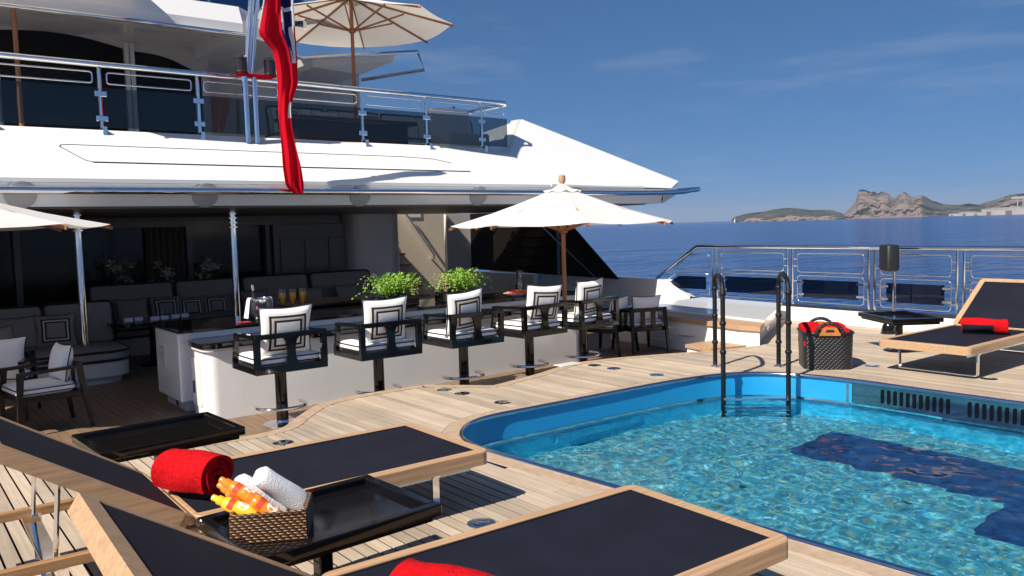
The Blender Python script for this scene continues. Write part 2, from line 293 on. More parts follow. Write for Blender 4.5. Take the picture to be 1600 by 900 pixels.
    def xf(s, mtx, start=0):
        for i in range(start, len(s.v)): s.v[i] = tuple(mtx @ Vector(s.v[i]))
        return s
    def build(s, name, mats, parent=None, smooth=False, loc=None):
        me = bpy.data.meshes.new(name); me.from_pydata(s.v, [], s.f); me.update()
        for m_ in (mats if isinstance(mats, (list, tuple)) else [mats]): me.materials.append(M[m_])
        if any(s.mi): me.polygons.foreach_set('material_index', s.mi)
        import bmesh
        bm = bmesh.new(); bm.from_mesh(me); bmesh.ops.recalc_face_normals(bm, faces=bm.faces); bm.to_mesh(me); bm.free()
        if smooth:
            me.polygons.foreach_set('use_smooth', [True] * len(me.polygons))
            if smooth != 'all': me.set_sharp_from_angle(angle=rad(38))
        o = bpy.data.objects.new(name, me); C.objects.link(o)
        if loc: o.location = loc
        if parent: o.parent = parent
        return o
def tag(o, label=None, cat=None, group=None, kind=None):
    if label: o['label'] = label
    if cat: o['category'] = cat
    if group: o['group'] = group
    if kind: o['kind'] = kind
    return o
def thing(name, label, cat, loc=(0, 0, 0), rz=0, group=None):
    o = bpy.data.objects.new(name, None); C.objects.link(o); o.location = loc; o.rotation_euler = (0, 0, rz); o.empty_display_size = .1
    return tag(o, label, cat, group)
def copy_thing(r, loc, rz, label, group=None):
    def cp(o, par):
        c = o.copy(); C.objects.link(c); c.parent = par
        for ch in o.children: cp(ch, c)
        return c
    c = cp(r, None); c.location = loc; c.rotation_euler = (0, 0, rz); c['label'] = label
    if group: c['group'] = group
    return c
def cr(pts, k=6, closed=False):
    out = []; n = len(pts); P = [Vector(p) for p in pts]
    for i in range(n if closed else n - 1):
        a = P[(i - 1) % n] if closed or i > 0 else P[i]; b = P[i]; c = P[(i + 1) % n]; d = P[(i + 2) % n] if closed or i < n - 2 else P[i + 1]
        for j in range(k):
            t = j / k; out.append(.5 * ((2 * b) + (c - a) * t + (2 * a - 5 * b + 4 * c - d) * t * t + (3 * b - a - 3 * c + d) * t ** 3))
    if not closed: out.append(P[-1])
    return out
def rrect(x0, x1, y0, y1, r, n=5):
    out = []
    for cx, cy, a0 in ((x1 - r, y1 - r, 0), (x0 + r, y1 - r, 90), (x0 + r, y0 + r, 180), (x1 - r, y0 + r, 270)):
        for k in range(n + 1): t = rad(a0 + 90 * k / n); out.append((cx + r * math.cos(t), cy + r * math.sin(t)))
    return out
def offset(pts, d):
    n = len(pts); out = []
    for i in range(n):
        a = Vector(pts[max(0, i - 1)]).to_2d(); b = Vector(pts[min(n - 1, i + 1)]).to_2d(); t = (b - a).normalized(); out.append((pts[i][0] - t.y * d, pts[i][1] + t.x * d))
    return out
def cushion(mb, x0, x1, y0, y1, z0, z1, r=.05, bulge=.015):
    """soft box: rounded plan, rounded rim, slightly domed top"""
    pr = rrect(x0, x1, y0, y1, r, 4); cx, cy = (x0 + x1) / 2, (y0 + y1) / 2; h = z1 - z0; e = min(h * .4, .03); rings = []
    for ins, z in ((e, z0), (0, z0 + e), (0, z1 - e), (e * .35, z1 - e * .3), (e, z1)):
        rings.append([(cx + (x - cx) * (1 - ins / max(.01, (x1 - x0) / 2)), cy + (y - cy) * (1 - ins / max(.01, (y1 - y0) / 2)), z) for x, y in pr])
    rings.append([(cx + (x - cx) * .5, cy + (y - cy) * .5, z1 + bulge) for x, y in pr])
    n = len(pr); vs = [v for R in rings for v in R]; fs = [(i * n + k, i * n + (k + 1) % n, (i + 1) * n + (k + 1) % n, (i + 1) * n + k) for i in range(len(rings) - 1) for k in range(n)]
    vs.append((cx, cy, z1 + bulge * 1.2)); fs += [((len(rings) - 1) * n + k, (len(rings) - 1) * n + (k + 1) % n, len(vs) - 1) for k in range(n)]; fs.append(tuple(range(n))[::-1])
    mb.add(vs, fs)
def pillow_fn(w, h, t, side, ears=.06):
    def fn(u, v):
        a, b = 2 * u - 1, 2 * v - 1
        k = max(0, (1 - abs(a) ** 3.2) * (1 - abs(b) ** 3.2)) ** .55
        q = 1 + ears * (abs(a) * abs(b)) ** 2 - .045 * (1 - (a * a) * (b * b)) * (max(abs(a), abs(b)) ** 4)
        return (a * w / 2 * q, side * t / 2 * k, h / 2 + b * h / 2 * q)
    return fn
def pillow(name, w, h, t, parent, mtx, bands=True, trim='black_fabric', seed=0, n=22, base='canvas'):
    """scatter cushion standing on its lower edge: local x width, z height, y thickness"""
    def mf(u, v):
        e = min(u, 1 - u, v, 1 - v)
        if not bands: return 0
        if .13 < e < .18: return 1
        if .18 < e < .24: return 2
        if .24 < e < .29: return 1
        return 0
    mb = MB(); mb.grid(pillow_fn(w, h, t, -1), n, n, mfn=mf); mb.grid(pillow_fn(w, h, t, 1), n, n, flip=True, mfn=mf)
    mb.xf(mtx); o = mb.build(name, [base, 'black_fabric', 'beige_fabric'], parent, 'all')
    f = pillow_fn(w, h, t, 1); rim = [f(u, 0) for u in [i / 10 for i in range(10)]] + [f(1, i / 10) for i in range(10)] + [f(1 - i / 10, 1) for i in range(10)] + [f(0, 1 - i / 10) for i in range(10)]
    t_ = MB().tube(rim, .008 if trim == 'canvas' else .007, 5, closed=True).xf(mtx); t_.build('piping', trim, o, 'all')
    return o
def T(x=0, y=0, z=0, rx=0, ry=0, rz=0):
    return Matrix.Translation((x, y, z)) @ Matrix.Rotation(rz, 4, 'Z') @ Matrix.Rotation(ry, 4, 'Y') @ Matrix.Rotation(rx, 4, 'X')

# ================================================================== SETTING
LZ = -0.25                                   # lower deck level
# sea
n = 96; vs = [(0, 0, 0)]; fs = []
for k, R in enumerate((60, 400, 2500, 14000)):
    for i in range(n): t = 2 * math.pi * i / n; vs.append((R * math.cos(t), R * math.sin(t), 0))
for i in range(n): fs.append((0, 1 + i, 1 + (i + 1) % n))
for k in range(3):
    for i in range(n): j = (i + 1) % n; fs.append((1 + k * n + i, 1 + (k + 1) * n + i, 1 + (k + 1) * n + j, 1 + k * n + j))
tag(MB().add(vs, fs).build('sea', 'sea_water', loc=(0, 0, -4.2)), kind='structure')

def ray(px, py):
    return _f + _r * ((px - 800) / F) - _u * ((py - 450) / F)
def terrain(name, prof, D, depth, rocky, seed):
    rnd = random.Random(seed); from mathutils import noise as mn
    nu, nv = 280, 44; x0, x1 = prof[0][0], prof[-1][0]; vs = []; at = []
    for i in range(nu + 1):
        px = x0 + (x1 - x0) * i / nu
        for (a, ya), (b, yb) in zip(prof, prof[1:]):
            if a <= px <= b: y = ya + (yb - ya) * (px - a) / (b - a); break
        d = ray(px, y); dh = Vector((d.x, d.y, 0)); h = max(3, D * d.z / dh.length + CZ + 4.2); dn = dh.normalized()
        for j in range(nv + 1):
            v = j / nv; s = min(1, v / .42); z = h * (s ** .75) if v < .42 else h * (1 - ((v - .42) / .58) ** 2)
            P = dn * (D + depth * (v - .42)); q = mn.fractal(Vector((P.x, P.y, seed * 77.)) * .013, .8, 2.1, 7) + .8 * (.5 - abs(mn.noise(Vector((P.x, P.y, seed * 31.)) * .006))) * (1 if px > 1318 else .2)
            amp = h * (.30 if v < .40 else .12) * math.sin(math.pi * min(1, v / .42 if v < .42 else 1)) if v < .42 else 0
            P = P + dn * q * depth * .16 * (1 if 0 < j < nv else 0)
            vs.append((P.x, P.y, -5 + z + q * amp)); at.append(rocky(px, s if v < .42 else 1))
    fs = [(i * (nv + 1) + j, (i + 1) * (nv + 1) + j, (i + 1) * (nv + 1) + j + 1, i * (nv + 1) + j + 1) for i in range(nu) for j in range(nv)]
    o = MB().add(vs, fs).build(name, 'headland_rock'); a = o.data.attributes.new('rocky', 'FLOAT', 'POINT'); a.data.foreach_set('value', at)
    return tag(o, kind='structure')
terrain('island', [(1143, 342.5), (1150, 338), (1158, 336), (1170, 333), (1185, 331.5), (1195, 330), (1208, 327), (1225, 325), (1240, 324.5), (1252, 326), (1270, 328), (1285, 327.5), (1300, 328), (1316, 333), (1322, 338)], 3600, 420, lambda px, s: .14 if s < .25 else -.12, 3)
terrain('headland', [(1316, 337), (1322, 330), (1330, 322), (1337, 313), (1340, 300), (1342, 296), (1350, 295.5), (1358, 299), (1366, 299), (1372, 303), (1377, 299), (1388, 301), (1393, 307), (1399, 310), (1406, 301), (1414, 300), (1420, 304), (1426, 309), (1437, 304), (1446, 306), (1456, 313), (1475, 319), (1500, 320), (1515, 318), (1530, 320), (1542, 315), (1552, 313), (1565, 309), (1578, 304), (1600, 302), (1640, 296), (1700, 300), (1760, 325)], 4200, 900, lambda px, s: (.055 if px < 1440 else (-.10 if px < 1540 else .01)), 5)
# shipyard sheds and crane on the far shore, sailing boat
def far_pt(px, D):
    d = ray(px, 330); return Vector((d.x, d.y, 0)).normalized() * D
for px, w, h, lab in ((1491, 38, 12, 'small pale shed at the left end of the far shipyard'), (1512, 60, 17, 'low white shed with pitched roof on the far shore, second from left'), (1530, 55, 14, 'low beige shed in the middle of the far shipyard'), (1553, 85, 27, 'tall beige hall of the far shipyard, left of the widest one'), (1588, 120, 31, 'widest white hall of the far shipyard at the picture edge')):
    P = far_pt(px, 3750); a = math.atan2(P.y, P.x)
    t = thing('shipyard_shed', lab, 'shed', (P.x, P.y, -4.6), a - math.pi / 2, 'sheds of the far shipyard')
    MB().box(-w / 2, w / 2, -15, 15, 0, h * .85).build('wall', 'shed_white', t)
    MB().prism([(-w / 2 - 1, h * .85), (w / 2 + 1, h * .85), (w / 2, h * .92), (0, h), (-w / 2, h * .92)], -16, 16, 'y').build('roof', 'shed_white', t)
    MB().box(-w * .3, -w * .12, -15.3, -15.05, 0, h * .55).build('door', 'curtain', t)
P = far_pt(1594, 3740); t = thing('harbour_crane', 'white gantry crane above the far shipyard halls', 'crane', (P.x, P.y, -4.6), math.atan2(P.y, P.x) - math.pi / 2)
for x in (-9, 9): MB().box(x - 1.5, x + 1.5, -1.5, 1.5, 0, 62).build('leg', 'shed_white', t)
MB().box(-30, 30, -2, 2, 62, 69).build('girder', 'shed_white', t)
P = far_pt(1148, 2500); t = thing('sailing_boat', 'tiny white sailing boat left of the low island', 'boat', (P.x, P.y, -4.2), math.atan2(P.y, P.x))
MB().prism([(-2, 0), (2, 0), (2.3, 1.2), (-2.3, 1.2)], -1, 1, 'y').build('hull', 'gelcoat', t)
MB().prism([(-1, 1.8), (3, 1.8), (-.6, 13)], -.1, .1, 'x').build('sail', 'canvas', t); MB().tube([(0, -.8, 1), (0, -.8, 13.5)], .1).build('mast', 'steel', t)

# ---------------- raised pool deck with individual planks
EDGE_C = [(-3.2, 7.95), (-1, 7.95), (0, 7.95), (.73, 7.83), (1.2, 7.5), (1.75, 7.12), (2.3, 6.93), (2.77, 6.96), (3.1, 7.3), (3.51, 7.68), (4.0, 7.79), (4.42, 7.79), (4.82, 7.745)]
EDGE_D = [(5.33, 7.16), (5.7, 7.24), (6.12, 7.34), (6.6, 7.5), (7.01, 7.57), (7.6, 7.46), (8.34, 7.17), (8.85, 6.95), (9.6, 6.75)]
EDGE = [tuple(p) for p in cr([(x, y, 0) for x, y in EDGE_C], 5)] + [tuple(p) for p in cr([(x, y, 0) for x, y in EDGE_D], 5)]
EDGE = [(p[0], p[1]) for p in EDGE]
POOL_C = [(4.13, -1.4), (4.05, -.3), (3.98, .8), (3.915, 1.83), (3.85, 2.9), (3.78, 3.9), (3.715, 4.8), (3.705, 5.15), (3.74, 5.4), (3.82, 5.6), (3.944, 5.76), (4.1, 5.89), (4.28, 5.965), (4.5, 5.995), (4.82, 5.985), (5.6, 5.955), (6.37, 5.925), (6.95, 5.875), (7.48, 5.76), (7.84, 5.56), (8.06, 5.22), (8.17, 4.85), (8.215, 4.45), (8.22, 4.0), (8.22, 2), (8.22, 0), (8.22, -1.4)]
POOL = [(p.x, p.y) for p in cr([(x, y, 0) for x, y in POOL_C], 4)]
DECK = thing('pool_deck', None, None); DECK['kind'] = 'structure'
outer = [(-3.2, -3.4), (12.6, -3.4), (12.6, 8.3), (9.6, 8.3)] + EDGE[::-1]
pool_out = offset(POOL, .0)
# which way is outward for POOL (runs clockwise seen from above: near side +y, then +x): left normal points away from the pool
pool_m = offset(POOL, .17); pool_k = offset(POOL, .02); edge_in = offset(EDGE, -.14)
def fill(pts, z): return [(x, y, z) for x, y in pts]
def strip(mb, a, b, za, zb):
    n = len(a); mb.add(fill(a, za) + fill(b, zb), [(i, i + 1, n + i + 1, n + i) for i in range(n - 1)])
# caulk bed: deck sheet with the pool cut out (built from vertical strips between scanlines)
def crossings(poly, x):
    ys = []
    for (xa, ya), (xb, yb) in zip(poly, poly[1:] + poly[:1]):
        if (xa - x) * (xb - x) < 0: ys.append(ya + (yb - ya) * (x - xa) / (xb - xa))
    return sorted(ys)
reg_outer = [(-3.2, -3.4), (12.6, -3.4), (12.6, 8.3), (9.75, 8.3), (9.75, 6.9)] + edge_in[::-1]
pool_poly = pool_m + [(8.22 + .17, -1.57), (4.13 - .17, -1.57)]
def spans(x):
    o = crossings(reg_outer, x); p = crossings(pool_poly, x); out = []
    for a, b in zip(o[::2], o[1::2]):
        cuts = [y for y in p if a < y < b]; seq = [a] + cuts + [b]
        out += [(seq[i], seq[i + 1]) for i in range(0, len(seq) - 1, 2)]
    return out
PITCH_W, GAP = .085, .013
planks = []; bed = MB(); rnd = random.Random(3)
nrow = int((12.6 + 3.2) / PITCH_W)
for r_ in range(nrow):
    xa = -3.2 + r_ * PITCH_W + GAP / 2; xb = xa + PITCH_W - GAP
    sa, sb = spans(xa + 1e-4), spans(xb - 1e-4); sc = spans((xa + xb) / 2)
    if not (len(sa) == len(sb)): sa = sb = sc
    for (a0, a1), (b0, b1) in zip(sa, sb):
        bed.add([(xa - GAP, a0 - .02, -.007), (xb + GAP, b0 - .02, -.007), (xb + GAP, b1 + .02, -.007), (xa - GAP, a1 + .02, -.007)], [(0, 1, 2, 3)])
        y = max(a0, b0) + rnd.uniform(.8, 3.2); lo = (a0, b0); end = min(a1, b1)
        while True:
            if y > end - .6: hi = (a1, b1)
            else: hi = (y, y)
            planks.append((xa, xb, lo, hi))
            if hi == (a1, b1): break
            lo = (y + .004, y + .004); y += rnd.uniform(2.2, 3.8)
def plank_mesh(mb, pl):
    xa, xb, lo, hi = pl; z = -.0015 * rnd.random()
    vs = [(xa, lo[0], z), (xb, lo[1], z), (xb, hi[1], z), (xa, hi[0], z)]; vs += [(x, y, -.0068) for x, y, _ in vs]
    mb.add(vs, [(0, 1, 2, 3), (0, 4, 5, 1), (1, 5, 6, 2), (2, 6, 7, 3), (3, 7, 4, 0)])
def plank_score(pl):
    best = 0
    for t in (.02, .25, .5, .75, .98):
        x = (pl[0] + pl[1]) / 2; y = pl[2][0] + (pl[3][0] - pl[2][0]) * t; d = Vector((x, y, -CZ)); z = d.dot(_f)
        if z < .3: continue
        sx, sy = 800 + F * d.dot(_r) / z, 450 - F * d.dot(_u) / z
        if -40 < sx < 1640 and 0 < sy < 930: best = max(best, 1 / z)
    return best
planks.sort(key=lambda p: -plank_score(p))
for pl in planks[:298]: mb = MB(); plank_mesh(mb, pl); mb.build('plank', 'deck_teak', DECK)
mb = MB()
for pl in planks[298:]: plank_mesh(mb, pl)
o = mb.build('planking', 'deck_teak', DECK); o['kind'] = 'stuff'
bed.build('caulk_bed', 'caulk', DECK)
mb = MB(); strip(mb, offset(EDGE, -.134), EDGE, 0, 0); strip(mb, EDGE, EDGE, 0, -.055); mb.build('edge_margin', 'deck_margin', DECK)
mb = MB(); strip(mb, offset(EDGE, -.012), offset(EDGE, -.012), -.05, LZ); mb.build('step_riser', 'gelcoat', DECK)
mb = MB(); strip(mb, offset(POOL, .164), pool_k, 0, 0); strip(mb, offset(POOL, .166), offset(POOL, .164), -.007, 0); mb.build('pool_margin', 'deck_margin', DECK)
# notch cover board on the step between the two deck edges, pale hinged flap at the bar end
MB().box(6.62, 6.95, 7.46, 7.62, .002, .012, .003).build('step_flap', 'gelcoat', DECK)
# lower deck
LOW = thing('bar_deck', None, None); LOW['kind'] = 'structure'
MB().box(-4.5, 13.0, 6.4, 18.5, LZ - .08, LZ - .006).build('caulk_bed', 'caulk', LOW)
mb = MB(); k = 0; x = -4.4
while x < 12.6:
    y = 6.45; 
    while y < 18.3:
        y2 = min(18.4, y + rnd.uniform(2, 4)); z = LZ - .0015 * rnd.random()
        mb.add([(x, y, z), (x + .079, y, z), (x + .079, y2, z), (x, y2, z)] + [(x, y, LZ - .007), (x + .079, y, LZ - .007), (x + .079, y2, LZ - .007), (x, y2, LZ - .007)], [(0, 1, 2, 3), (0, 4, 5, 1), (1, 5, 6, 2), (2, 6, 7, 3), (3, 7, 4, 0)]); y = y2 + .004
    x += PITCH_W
o = mb.build('planking', 'bar_deck_teak_shaded', LOW); o['kind'] = 'stuff'
# flush deck fittings
for i, (x, y, m_) in enumerate(((2.735, 3.832, 'pool_coping_steel'), (2.601, 6.459, 'steel'), (4.803, 7.347, 'steel'), (4.824, 7.035, 'steel'), (4.858, 6.379, 'steel'), (6.981, 7.253, 'steel'), (6.982, 6.92, 'steel'), (7.017, 6.266, 'pool_coping_steel'), (9.159, 4.827, 'steel'), (9.234, 3.587, 'steel'))):
    labs = ['largest round blue-grey deck plate in front of the near loungers', 'round steel deck plate behind the middle lounger', 'round deck plate beside the straight step edge, farthest from the pool', 'middle one of three round deck plates before the third stool', 'round deck plate nearest the pool corner before the third stool', 'round deck plate nearest the last stool', 'round deck plate just before the one nearest the last stool', 'round blue deck plate near the pool ladder', 'round deck plate beside the wicker basket', 'dark round deck plate in front of the far lounger']
    t = thing('deck_plate', labs[i], 'deck plate', (x, y, 0), 0, 'round plates let into the teak deck')
    MB().lathe([(.085, .0012), (.085, .004), (.06, .005), (0, .005)], n=24).build('rim', m_, t, True)
    MB().lathe([(.05, .0055), (.045, .007), (0, .007)], n=20).build('cap', 'steel' if i else 'pool_coping_steel', t, True)

# ---------------- swimming pool
PT = thing('swimming_pool', 'blue tiled swimming pool with steel rim let into the teak deck', 'swimming pool')
FLOOR_Z, WL = -.86, -.268
i_split = min(range(len(POOL)), key=lambda i: abs(POOL[i][1] - 4.6) + (0 if POOL[i][0] > 6 else 99))
fw = POOL[:i_split + 1]; sb = POOL[i_split:]
mb = MB(); strip(mb, fw, fw, -.02, WL + .02); mb.build('painted_wall', 'pool_blue', PT, True)
mb = MB(); strip(mb, offset(fw, -.012), offset(fw, -.012), WL + .022, WL - .004); mb.build('waterline_strip', 'steel', PT, True)
mb = MB(); strip(mb, POOL, POOL, WL + .018, FLOOR_Z); mb.build('underwater_wall', 'pool_wall_mosaic', PT, True)
mb = MB(); strip(mb, sb, sb, -.02, WL - .06); SP = mb.build('steel_panel', 'pool_steel', PT)
mb = MB(); mb.box(8.195, 8.219, 4.58, 4.61, WL, -.02); mb.build('panel_edge', 'steel', PT)
slot = None
for y0 in (4.22, 3.36, 2.5, 1.64):
    for k in range(11):
        if slot is None:
            mb = MB(); mb.prism([(a, b) for a, b in rrect(-.016, .016, -.075, .075, .015, 4)], -.004, .004, 'x'); slot = mb.build('slot', 'interior_black', SP); o = slot
        else: o = slot.copy(); C.objects.link(o)
        o.parent = SP; o.location = (8.215, y0 - k * .066, -.13)
mb = MB(); mb.tube([(x, y, -.004) for x, y in POOL], .024, 8); mb.build('coping', 'pool_coping_steel', PT, 'all')
allp = POOL + []
mb = MB(); mb.add(fill(allp, FLOOR_Z), [tuple(range(len(allp)))]); mb.build('floor', 'pool_mosaic', PT)
mb = MB(); mb.add([(6.75, 4.42, FLOOR_Z + .004), (7.68, 4.47, FLOOR_Z + .004), (7.68, -.5, FLOOR_Z + .004), (6.0, -.5, FLOOR_Z + .004), (6.0, 2.42, FLOOR_Z + .004), (6.75, 2.5, FLOOR_Z + .004)], [(0, 1, 2, 3, 4, 5)]); mb.build('dark_floor_area', 'pool_dark_mosaic', PT)  # flat dark blue area laid just above the floor
mb = MB(); mb.box(5.15, 6.35, 5.905, 5.925, -.62, -.38, .004); mb.build('underwater_hatch', 'pool_wall_mosaic', PT)
from mathutils import noise as mnoise
def wave(x, y):
    return .0080 * mnoise.noise(Vector((x * 2.6 + y * .8, y * 3.4, 3.))) + .0048 * mnoise.noise(Vector((x * 5.5, y * 6.5 - x, 9.))) + .0020 * mnoise.noise(Vector((x * 12, y * 13 + x * 3, 1.)))
mb = MB(); mb.grid(lambda u, v: (3.6 + 4.75 * u, -1.5 + 7.6 * v, WL + wave(3.6 + 4.75 * u, -1.5 + 7.6 * v)), 190, 300)
WT = mb.build('pool_water', 'pool_water', None, 'all'); tag(WT, kind='structure')
if WT.data.polygons[0].normal.z < 0: WT.data.flip_normals()
WT.cycles.is_caustics_caster = True
for o in PT.children: o.cycles.is_caustics_receiver = True
# ladder
LT = thing('pool_ladder', 'black tubular pool ladder with two hooped handrails and steel rungs', 'pool ladder')
A = [Vector((7.90, 6.12, 0)), Vector((8.40, 5.58, 0))]; B = [Vector((7.345, 5.582, 0)), Vector((7.824, 5.075, 0))]
for a, b in zip(A, B):
    d = (b - a); top = 1.13; pts = [a, a + Vector((0, 0, .6)), a + Vector((0, 0, .95))]
    for k in range(0, 9): t = math.pi * k / 8; pts.append(a + d * .5 - d * .5 * math.cos(t) * 1.0 + Vector((0, 0, .98 + math.sin(t) * .15)))
    pts += [b + Vector((0, 0, .9)), b + Vector((0, 0, .2)), b + Vector((0, 0, -.8))]
    # narrower hoop: legs stand closer than the feet
    mid = a + d * .5
    pts = [Vector((p.x, p.y, p.z)) for p in pts]
    hr = MB().tube(pts, .027, 10).build('handrail', 'rubber', LT, 'all')
    for z in (.95, .62, .3): 
        for q in (a, b): MB().lathe([(.030, -.02), (.036, -.012), (.036, .012), (.030, .02)], (q.x, q.y, z), 12).build('collar', 'rubber', hr, True)
    MB().lathe([(.06, .001), (.06, .012), (.03, .02), (.028, .03)], (a.x, a.y, 0), 16).build('foot_plate', 'steel', LT, True)
for z in (-.22, -.37, -.52, -.67):
    MB().bar(B[0] + Vector((0, 0, z)), B[1] + Vector((0, 0, z)), .09, .025).build('rung', 'steel', LT)

# ================================================================== YACHT
YT = thing('motor_yacht', 'white motor yacht with stacked decks, dark windows and chrome rub rails', 'yacht')
Y0 = 11.0
# overhang of the upper deck: profile in (y, z) swept along x
XL, XR = -5.0, 13.0
def sweep(name, prof, x0, x1, m_, sm=False, par=YT):
    mb = MB(); mb.prism(prof, x0, x1, 'x'); return mb.build(name, m_, par, sm)
sweep('overhang_soffit_band', [(Y0 + .10, 2.14), (Y0 - .0, 2.422), (Y0 + .6, 2.422), (Y0 + .6, 2.14)], XL, 12.62, 'gelcoat')
sweep('overhang_fascia', [(Y0 - .02, 2.425), (Y0 - .02, 2.475), (Y0 + 1.2, 3.21), (Y0 + 1.4, 3.21), (Y0 + 1.4, 3.1), (Y0 + .55, 2.425)], XL, 12.0, 'gelcoat')
sweep('upper_floor', [(Y0 + .6, 2.16), (17.1, 2.16), (17.1, 3.09), (Y0 + 1.41, 3.09), (Y0 + .62, 2.44)], XL, 12.3, 'cream_panel')
sweep('upper_floor_inner', [(17.101, 2.16), (18.4, 2.16), (18.4, 3.09), (17.101, 3.09)], XL, 8.9, 'cream_panel')
sweep('ceiling_panel', [(Y0 + .3, 2.12), (17.1, 2.12), (17.1, 2.157), (Y0 + .3, 2.137)], XL, 12.4, 'ceiling_shaded')
# wing at the starboard end
nrm_w = Vector((0, -.735, 1.22)).normalized()
def on_fascia(px, py):
    d = ray(px, py); k = 1.22 / .735; # plane: y - (Y0-.02) = k (z - 2.475)
    t = ((Y0 - .02) - k * (2.475 - CZ)) / (d.y - k * d.z); return Vector((d.x * t, d.y * t, CZ + d.z * t))
wA, wB, wC = on_fascia(815, 187), on_fascia(797, 239), on_fascia(1060, 284)
fr = [wB, wA, wC, wC + Vector((-.08, .0, -.10)), Vector((12.8, Y0 - .022, 2.43)), Vector((9.6, Y0 - .026, 2.43)), Vector((9.6, Y0 - .026, 2.476))]
fr = [p + nrm_w * .012 for p in fr]
bk = [p + Vector((.25, 2.4, -.15)) for p in fr]; n = len(fr); mb = MB()
mb.add(fr + bk, [tuple(range(n)), tuple(range(n, 2 * n))[::-1]] + [(i, (i + 1) % n, n + (i + 1) % n, n + i) for i in range(n)]); mb.build('wing', 'gelcoat', YT)
tr_ = [wB + Vector((-.01, -.01, .0)), wA + Vector((-.01, -.01, 0)), wA + Vector((-.09, -.0, .0)), wB + Vector((-.10, -.0, .0))]
mb = MB(); mb.add(tr_ + [p + Vector((0, .25, 0)) for p in tr_], [(0, 1, 2, 3), (7, 6, 5, 4), (0, 4, 5, 1), (1, 5, 6, 2), (2, 6, 7, 3), (3, 7, 4, 0)]); mb.build('wing_edge_trim', 'cream_panel', YT)
mb = MB(); mb.prism([(Y0 + .03, 2.20), (Y0 + .03, 2.43), (Y0 + 1.5, 2.43), (Y0 + 1.2, 2.14), (Y0 + .25, 2.14)], 12.62, 12.66, 'x'); mb.prism([(12.62, 2.14), (13.0, 2.3), (13.05, 2.425), (12.62, 2.425)], Y0 + .04, Y0 + 1.6, 'y'); mb.build('wing_soffit', 'cream_panel', YT)
rr = [(XL, Y0 - .03, 2.33), (9, Y0 - .03, 2.33), (12.6, Y0 - .05, 2.35), (13.4, Y0 - .06, 2.40), (13.75, Y0 + .05, 2.43), (13.6, Y0 + .3, 2.42), (12.9, Y0 + .6, 2.36)]
MB().tube([tuple(p) for p in cr(rr, 6)], .048, 10).build('rub_rail', 'steel', YT, 'all')
for x in (1.424, 3.547, 5.84, 8.032, 10.2):
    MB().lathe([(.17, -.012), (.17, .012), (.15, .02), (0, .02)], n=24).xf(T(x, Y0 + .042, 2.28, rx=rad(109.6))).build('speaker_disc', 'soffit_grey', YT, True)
# shut hatch outlined by a dark joint on the sloping fascia
sl = Vector((0, 1.22, .735)).normalized(); nrm = Vector((0, -sl.z, sl.y))
def fas(x, z, o=.002): t = (z - 2.475) / .735; return Vector((x, Y0 - .02 + 1.22 * t, z)) + nrm * o
pan = [(1.98, 2.93), (2.05, 2.955), (8.3, 2.955), (8.4, 2.9), (8.1, 2.70), (2.25, 2.70), (2.08, 2.78)]
MB().tube([fas(x, z, 0.0) for x, z in [(8.1, 2.70), (2.3, 2.70), (2.2, 2.73), (2.05, 2.86), (1.98, 2.92), (2.0, 2.945), (2.06, 2.955), (4.4, 2.955), (7.0, 2.955), (7.6, 2.93), (7.9, 2.86)]], .008, 5).build('hatch_joint', 'matte_black', YT, 'all')
MB().tube([fas(2.28, 2.70, .001), fas(8.1, 2.70, .001)], .013, 5).build('hatch_lower_joint', 'matte_black', YT, True)
# upper deck railing
RY = Y0 + 1.22
posts = [1.33, 2.6, 3.9, 5.2, 6.55, 7.8, 9.0]
RAIL = tag(thing('upper_railing', 'chrome railing with dark glass panels along the upper deck edge', 'railing', (0, 0, 0)))
MB().tube([(XL, RY, 4.12), (9.55, RY, 4.07), (9.66, RY + .1, 4.07), (9.66, RY + 2.5, 4.07)], .04, 10).build('top_rail', 'steel', RAIL, 'all')
for x in posts:
    MB().tube([(x, RY, 3.22), (x, RY, 4.1)], .026, 8).build('post', 'steel', RAIL, True)
    MB().box(x - .03, x + .03, RY - .16, RY - .02, 3.10, 3.24, .006).build('post_foot', 'steel', RAIL)
    for z in (3.33, 3.66): MB().box(x - .075, x + .075, RY - .032, RY - .018, z, z + .07, .004).build('glass_clamp', 'steel', RAIL)
seg = [XL] + [0.05] + posts + [9.62]
for a, b in zip(seg[1:], seg[2:]):
    MB().box(a + .03, b - .03, RY - .014, RY - .004, 3.25, 3.78).build('glass_panel', 'rail_glass', RAIL)
    MB().tube([(x, RY, z) for x, z in rrect(a + .09, b - .09, 3.84, 3.99, .035, 3)], .011, 6, closed=True).build('rail_loop', 'steel', RAIL, 'all')
# upper deck house with arched windows
UH = 15.6
MB().box(XL, 5.2, UH, UH + .3, 3.1, 5.45).build('upper_house_wall', 'cream_panel', YT)
MB().box(5.2, 8.6, UH + .5, UH + .8, 3.1, 5.2).build('upper_side_wall', 'cream_panel', YT)
def arch(x0, x1, zt0, zt1, b=3.12):
    pts = [(x0, b), (x1, b)]
    for k in range(9): t = k / 8; x = x1 + (x0 - x1) * t; pts.append((x, zt1 + (zt0 - zt1) * t + .10 * math.sin(math.pi * t)))
    return pts
for a, b, za, zb in ((-2.0, 1.72, 4.9, 5.12), (1.85, 3.72, 5.14, 5.05), (3.9, 5.05, 5.02, 4.7)):
    MB().prism(arch(a, b, za, zb), UH - .02, UH - .004, 'y').build('upper_window', 'interior_black', YT)
for x in (1.78, 3.77, 3.86): MB().box(x - .035, x + .035, UH - .07, UH - .021, 3.1, 5.15).build('window_mullion', 'gelcoat', YT)
